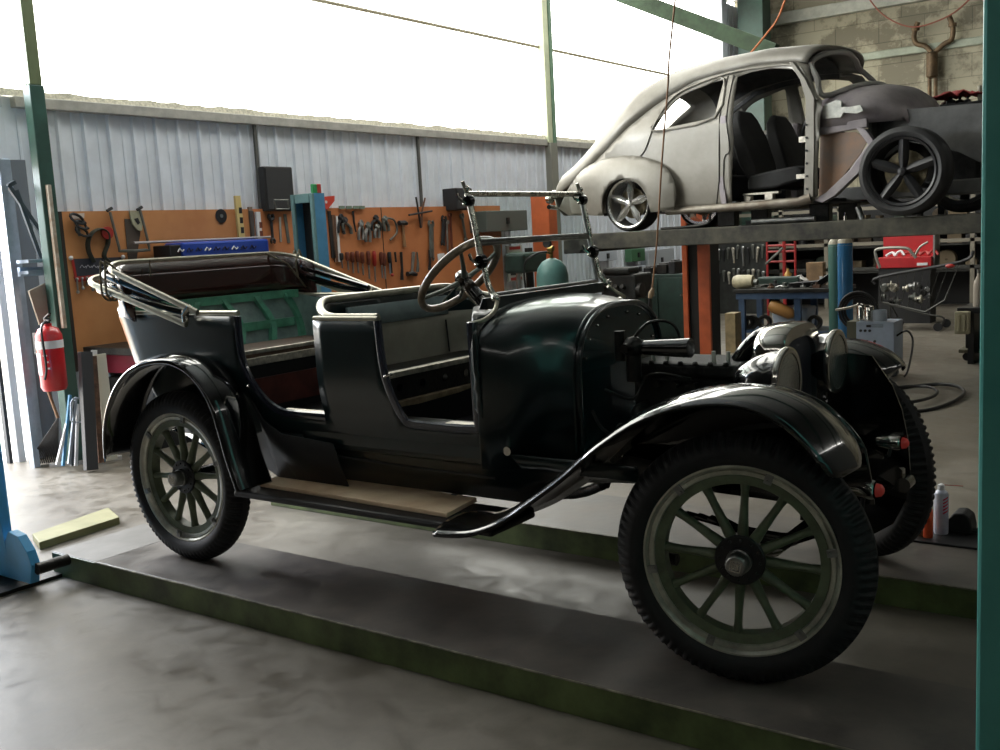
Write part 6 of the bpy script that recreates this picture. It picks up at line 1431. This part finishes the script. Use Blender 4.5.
for k in range(3): tag(MB().cyl((p.x+.16+.10*k, Yq+.15, a_.z+.001), (p.x+.16+.10*k, Yq+.15, a_.z+.12+.12*k), .045, seg=16).obj('paint_tin', [TD, TWH, TD][k]), ['short dark tin just right of the cream bottle', 'white tin behind the teal post edge', 'tall dark tin behind the teal post edge'][k], 'tin')
p0 = Q(957, 311); p1 = Q(973, 333); tag(MB().bb((p0.x+.0, Yq-.12, p1.z), (p1.x-.02, Yq-.02, p0.z)).bb((p0.x+.03, Yq-.14, p1.z+.03), (p0.x+.06, Yq-.12, p0.z-.03)).bb((p1.x-.08, Yq-.14, p1.z+.03), (p1.x-.05, Yq-.12, p0.z-.03)).obj('heater', mat('cream_metal', (.48, .44, .30), .5), smooth=0, bevel=.006), 'cream slatted heater box hung in front of the low dark table', 'heater')
p = at(2, FL, 968, 360); t = T('wheeled_dolly', 'small dusty dolly with black casters on the floor at right', 'dolly', p)
x, y = p.x+.12, p.y; MB().bb((x-.2, y-.1, FL+.09), (x+.35, y+.3, FL+.13)).obj('deck', mat('dusty_deck', (.13, .12, .08), .7, var=.3), t, smooth=0, bevel=.006)
for dx_, dy_ in ((-.12, -.05), (.28, -.05), (-.12, .25), (.28, .25)): MB().lathe([(.001, -.015), (.045, -.015), (.045, .015), (.001, .015)], 16, (x+dx_, y+dy_, FL+.046), 'Y').obj('caster', RUBBER, t)
tag(MB().bb((x-.15, y, FL+.131), (x+.3, y+.25, FL+.30)).bb((x-.12, y+.02, FL+.30), (x+.27, y+.22, FL+.32)).obj('battery_box', SATIN, smooth=0, bevel=.01), 'black box resting on the small dusty dolly', 'box')
# cable ring on the floor
c_ = at(2, FL+.01, 918, 398); b = MB()
P = [c_ + V((.34*math.cos(a)*(1+.04*math.sin(3*a)), .75*math.sin(a), .012+.01*math.sin(2*a))) for a in [2*PI*i/40 for i in range(40)]]
tag(b.tube(P, .016, 8, closed=True).obj('cable_loop', SATIN), 'black cable lying in a wide loop on the floor beyond the far tyre', 'cable')
P = [c_ + V((-.1+.24*math.cos(a), .48*math.sin(a), .03)) for a in [2*PI*i/40 for i in range(40)]]
tag(MB().tube(P, .014, 8, closed=True).obj('cable_loop', SATIN), 'smaller black cable ring inside the wide floor loop', 'cable')
# spray cans on the far ramp
def can(label, px, py, r, h, m_, capm, straw=False):
    p = at(2, .012, px, py); t = T('spray_can', label, 'spray can', p)
    MB().lathe([(.001, 0), (r*.95, 0), (r, .006), (r, h), (r*.85, h+.012), (r*.45, h+.022), (.001, h+.022)], 28, p).obj('can_body', m_, t, smooth=40)
    MB().lathe([(r*.5, h+.015), (r*.45, h+.045), (r*.2, h+.05), (.001, h+.05)], 18, p).obj('cap', capm, t, smooth=40)
    if straw: MB().tube([p+V((0, 0, h+.045)), p+V((.09, .03, h+.04))], .002, 5).obj('straw', TR, t)
    return t, p
CW = mat('can_white_blue', (.62, .64, .72), .3, .2, c2=(.45, .48, .62), scale=18)
t, p = can('tall white spray can with red slanted stripes on the far ramp', 941, 533, .033, .19, CW, TWH, True)
for k in range(5):
    b = MB(); rings = [[p+V((.0335*math.cos(a), .0335*math.sin(a), .10+.016*k+.10*(a-R(-65)) * .15+dz)) for dz in (0, .008)] for a in [R(-65+8*i) for i in range(7)]]; b.loft(rings, False).obj('red_stripe', mat('can_red', (.6, .02, .08), .35), t)
can('short orange red spray can in front of the tall white one', 928, 537, .022, .125, mat('can_orange', (.75, .10, .03), .3), TS)
can('half hidden cream spray can behind the far front tyre', 919, 535, .022, .12, mat('can_cream', (.45, .38, .28), .35), TS)
x0_, y0_ = 3.02, 1.70
p = at(2, 0, 931, 538); tag(MB().bb((p.x-.14, p.y-.10, .0005), (p.x+.22, p.y+.22, .011)).obj('drip_tray', TD, smooth=0, bevel=.003), 'flat black tray under the spray cans on the far ramp', 'tray')
p = at(2, .02, 958, 532); t = T('wheel_chock', 'rounded dark wheel chock beside the tall white spray can', 'chock', p)
b = MB(); prof2 = [(-.06, 0), (-.055, .05), (-.02, .095), (.02, .10), (.05, .08), (.06, .03), (.06, 0)]; b.prism(prof2, lambda u, v, d_: V((p.x+u, p.y+d_, .012+v)), .12); b.obj('chock_block', RUBBER, t, smooth=0, bevel=.008)
MB().tube([p+V((.05, .02, .012)), p+V((.11, .02, .012))], .012, 8).obj('pull_rod', DSTEEL, t)
# exhaust system on the block wall
Ye = BY-.18
def Ep(px, py): return at(1, Ye, px, py)
EXM = mat('brown_rusty_exhaust', (.13, .085, .045), .6, .4, var=.4, scale=6)
t = T('exhaust_system', 'rusty forked exhaust with twin pipes hanging on the block wall', 'exhaust', Ep(933, 90))
a_, c_ = Ep(932, 78), Ep(932, 52)
b = MB().tube([a_, a_+V((0, 0, .03)), c_-V((0, 0, .03)), c_], [.10, .135, .135, .09], 16, sq=(1, .7)); b.obj('muffler', EXM, t)
MB().tube(smoothpts([Ep(931, 52), Ep(925, 46), Ep(917, 44), Ep(914, 38), Ep(915, 30), Ep(918, 22)], 3), .045, 10).obj('left_branch', EXM, t)
MB().tube(smoothpts([Ep(935, 52), Ep(944, 44), Ep(951, 40), Ep(953, 32), Ep(952, 24), Ep(949, 16)], 3), .045, 10).obj('right_branch', EXM, t)
for q in ((915.5, 29), (952.5, 25)): MB().cyl(Ep(*q)-V((0, 0, .03)), Ep(*q)+V((0, 0, .03)), .07, seg=12).obj('flange', EXM, t)
for x in (929.5, 935.5): MB().tube([Ep(x, 78), Ep(x, 90), Ep(x+.3, 97)], .035, 8).obj('tail_pipe', EXM, t)
# heap on the shelf behind the saloon's front
Yz = 7.25
def Zp(px, py, dy=0): return at(1, Yz+dy, px, py)
t = T('high_shelf', 'dark high shelf of engine bits behind the saloon nose', 'shelf', (Zp(950, 108).x, Yz, FL)); a_ = Zp(902, 109)
MB().bb((a_.x, Yz, a_.z-.05), (a_.x+1.8, Yz+.4, a_.z)).obj('board', TD, t, smooth=0)
for x in (a_.x+.3, a_.x+1.7): MB().bb((x, Yz+.1, 1.491), (x+.06, Yz+.16, a_.z-.05)).obj('post', TD, t, smooth=0)
random.seed(4)
for k in range(12):
    x = a_.x+.10+k*.075; r = random.uniform(.03, .055); p = V((x, Yz+.1+.25*random.random(), a_.z+.001)); b = MB().lathe([(.001, 0), (r, 0), (r*.8, r*.8), (r*.3, r), (r*.4, r*1.7), (.001, r*1.8)], 10, p)
    tag(b.obj('engine_bit', [TD, DSTEEL, TD, mat('rust_brown', (.10, .05, .03), .8)][k % 4]), 'small dark engine part heaped on the high shelf behind the saloon', 'engine part', 'engine parts on the high shelf')
p = Zp(953, 104); b = MB(); n_ = 10
vs = [V((p.x-.26+.52*i/(n_-1), Yz+.02+.25*j/(n_-1), a_.z+.05+.07*abs(math.sin(i*1.3+j*.8))*math.sin(PI*(i+.4)/(n_)))) for i in range(n_) for j in range(n_)]
b.add(vs, [(i*n_+j, i*n_+j+1, (i+1)*n_+j+1, (i+1)*n_+j) for i in range(n_-1) for j in range(n_-1)]); tag(b.obj('red_rag', mat('red_cloth', (.28, .035, .035), .8, var=.3), solid=.01), 'crumpled red rag on the high shelf behind the saloon nose', 'rag')
for x_ in (978, 984): p = Zp(x_, 95); tag(MB().cyl((p.x, Yz+.1, a_.z), (p.x, Yz+.1, a_.z+.14+(.04 if x_ > 980 else 0)), .022, seg=12).obj('upright_pin', [mat('pale_pin', (.35, .33, .25), .5), TD][x_ > 980]), ['pale upright pin on the high shelf next to the teal post', 'dark upright pin closest to the teal post on the high shelf'][x_ > 980], 'pin')
# ropes and cords
ROPE = mat('orange_rope', (.42, .13, .04), .7); CORD = mat('brown_cord', (.22, .11, .05), .7)
P = [at(1, 7.0, *q) for q in ((788, -8), (778, 18), (768, 32), (755, 48), (748, 56))]; tag(MB().tube(smoothpts(P, 4), .010, 6).obj('rope', ROPE), 'orange rope slanting from the roof down to the saloon roof', 'rope')
P = [at(1, 16.7, *q) for q in ((867, -4), (880, 12), (897, 23), (915, 27), (935, 22), (955, 12), (972, -3))]; tag(MB().tube(smoothpts(P, 4), .014, 6).obj('hanging_cable', mat('dull_red_cable', (.28, .09, .06), .6)), 'dull red cable sagging in an arc above the exhaust', 'cable')
P = [at(1, 3.6, *q) for q in ((676, -8), (669, 60), (668, 85), (662, 160), (657, 240), (652, 290))]; 
t = T('extension_lead', 'thin brown overhead cord ending in a plug in front of the lift', 'cord', P[-1]); MB().tube(smoothpts(P, 4), .0065, 6).obj('cord', CORD, t)
a_, c_ = at(1, 3.6, 653, 288), at(1, 3.6, 650, 298); MB().tube([a_, (a_+c_)/2, c_], [.010, .022, .016], 10).obj('plug', mat('tan_plug', (.28, .20, .12), .6), t); MB().tube([c_, at(1, 3.6, 648, 318), at(1, 3.6, 647, 335)], .008, 6).obj('tail', SATIN, t)

# ================================================================== LIGHT
w = bpy.data.worlds.new('world'); C.world = w; w.use_nodes = True
nt = w.node_tree; bg = nt.nodes['Background']
bg.inputs[0].default_value = (1.0, .975, .92, 1); bg.inputs[1].default_value = 7.5
def portal(loc, rot, sx, sy):
    l = bpy.data.lights.new('portal', 'AREA'); l.shape = 'RECTANGLE'; l.size = sx; l.size_y = sy; l.cycles.is_portal = True
    o = bpy.data.objects.new('portal', l); col.objects.link(o); o.location = loc; o.rotation_euler = rot
portal((WX-.08, 7.25, (ZT+CEIL)/2), (0, R(-90), 0), CEIL-ZT, 16.9)
portal((WX-.12, -.15, 1.1), (0, R(-90), 0), 2.4, 2.9)
for a_, b_ in SKY: portal(((a_+b_)/2, sum(SKYY)/2, CEIL+.22), (0, 0, 0), b_-a_, SKYY[1]-SKYY[0])
C.view_settings.view_transform = 'Standard'
C.view_settings.look = 'None'
C.view_settings.exposure = 0.0
C.cycles.use_denoising = True
C.cycles.max_bounces = 8; C.cycles.diffuse_bounces = 4; C.cycles.glossy_bounces = 4; C.cycles.transparent_max_bounces = 12
C.cycles.sample_clamp_indirect = 6

l = bpy.data.lights.new('added_door_fill', 'AREA'); l.shape = 'RECTANGLE'; l.size = 2.4; l.size_y = 1.6; l.energy = 1000; l.color = (.84, .90, 1.0)  # added fill lamp, stands in for sunlight bounced in through the doorway
o = bpy.data.objects.new('added_door_fill', l); col.objects.link(o); o.location = (-7.2, .2, 3.4)
o.rotation_euler = (V((-2.2, .8, FL))-o.location).to_track_quat('-Z', 'Y').to_euler()
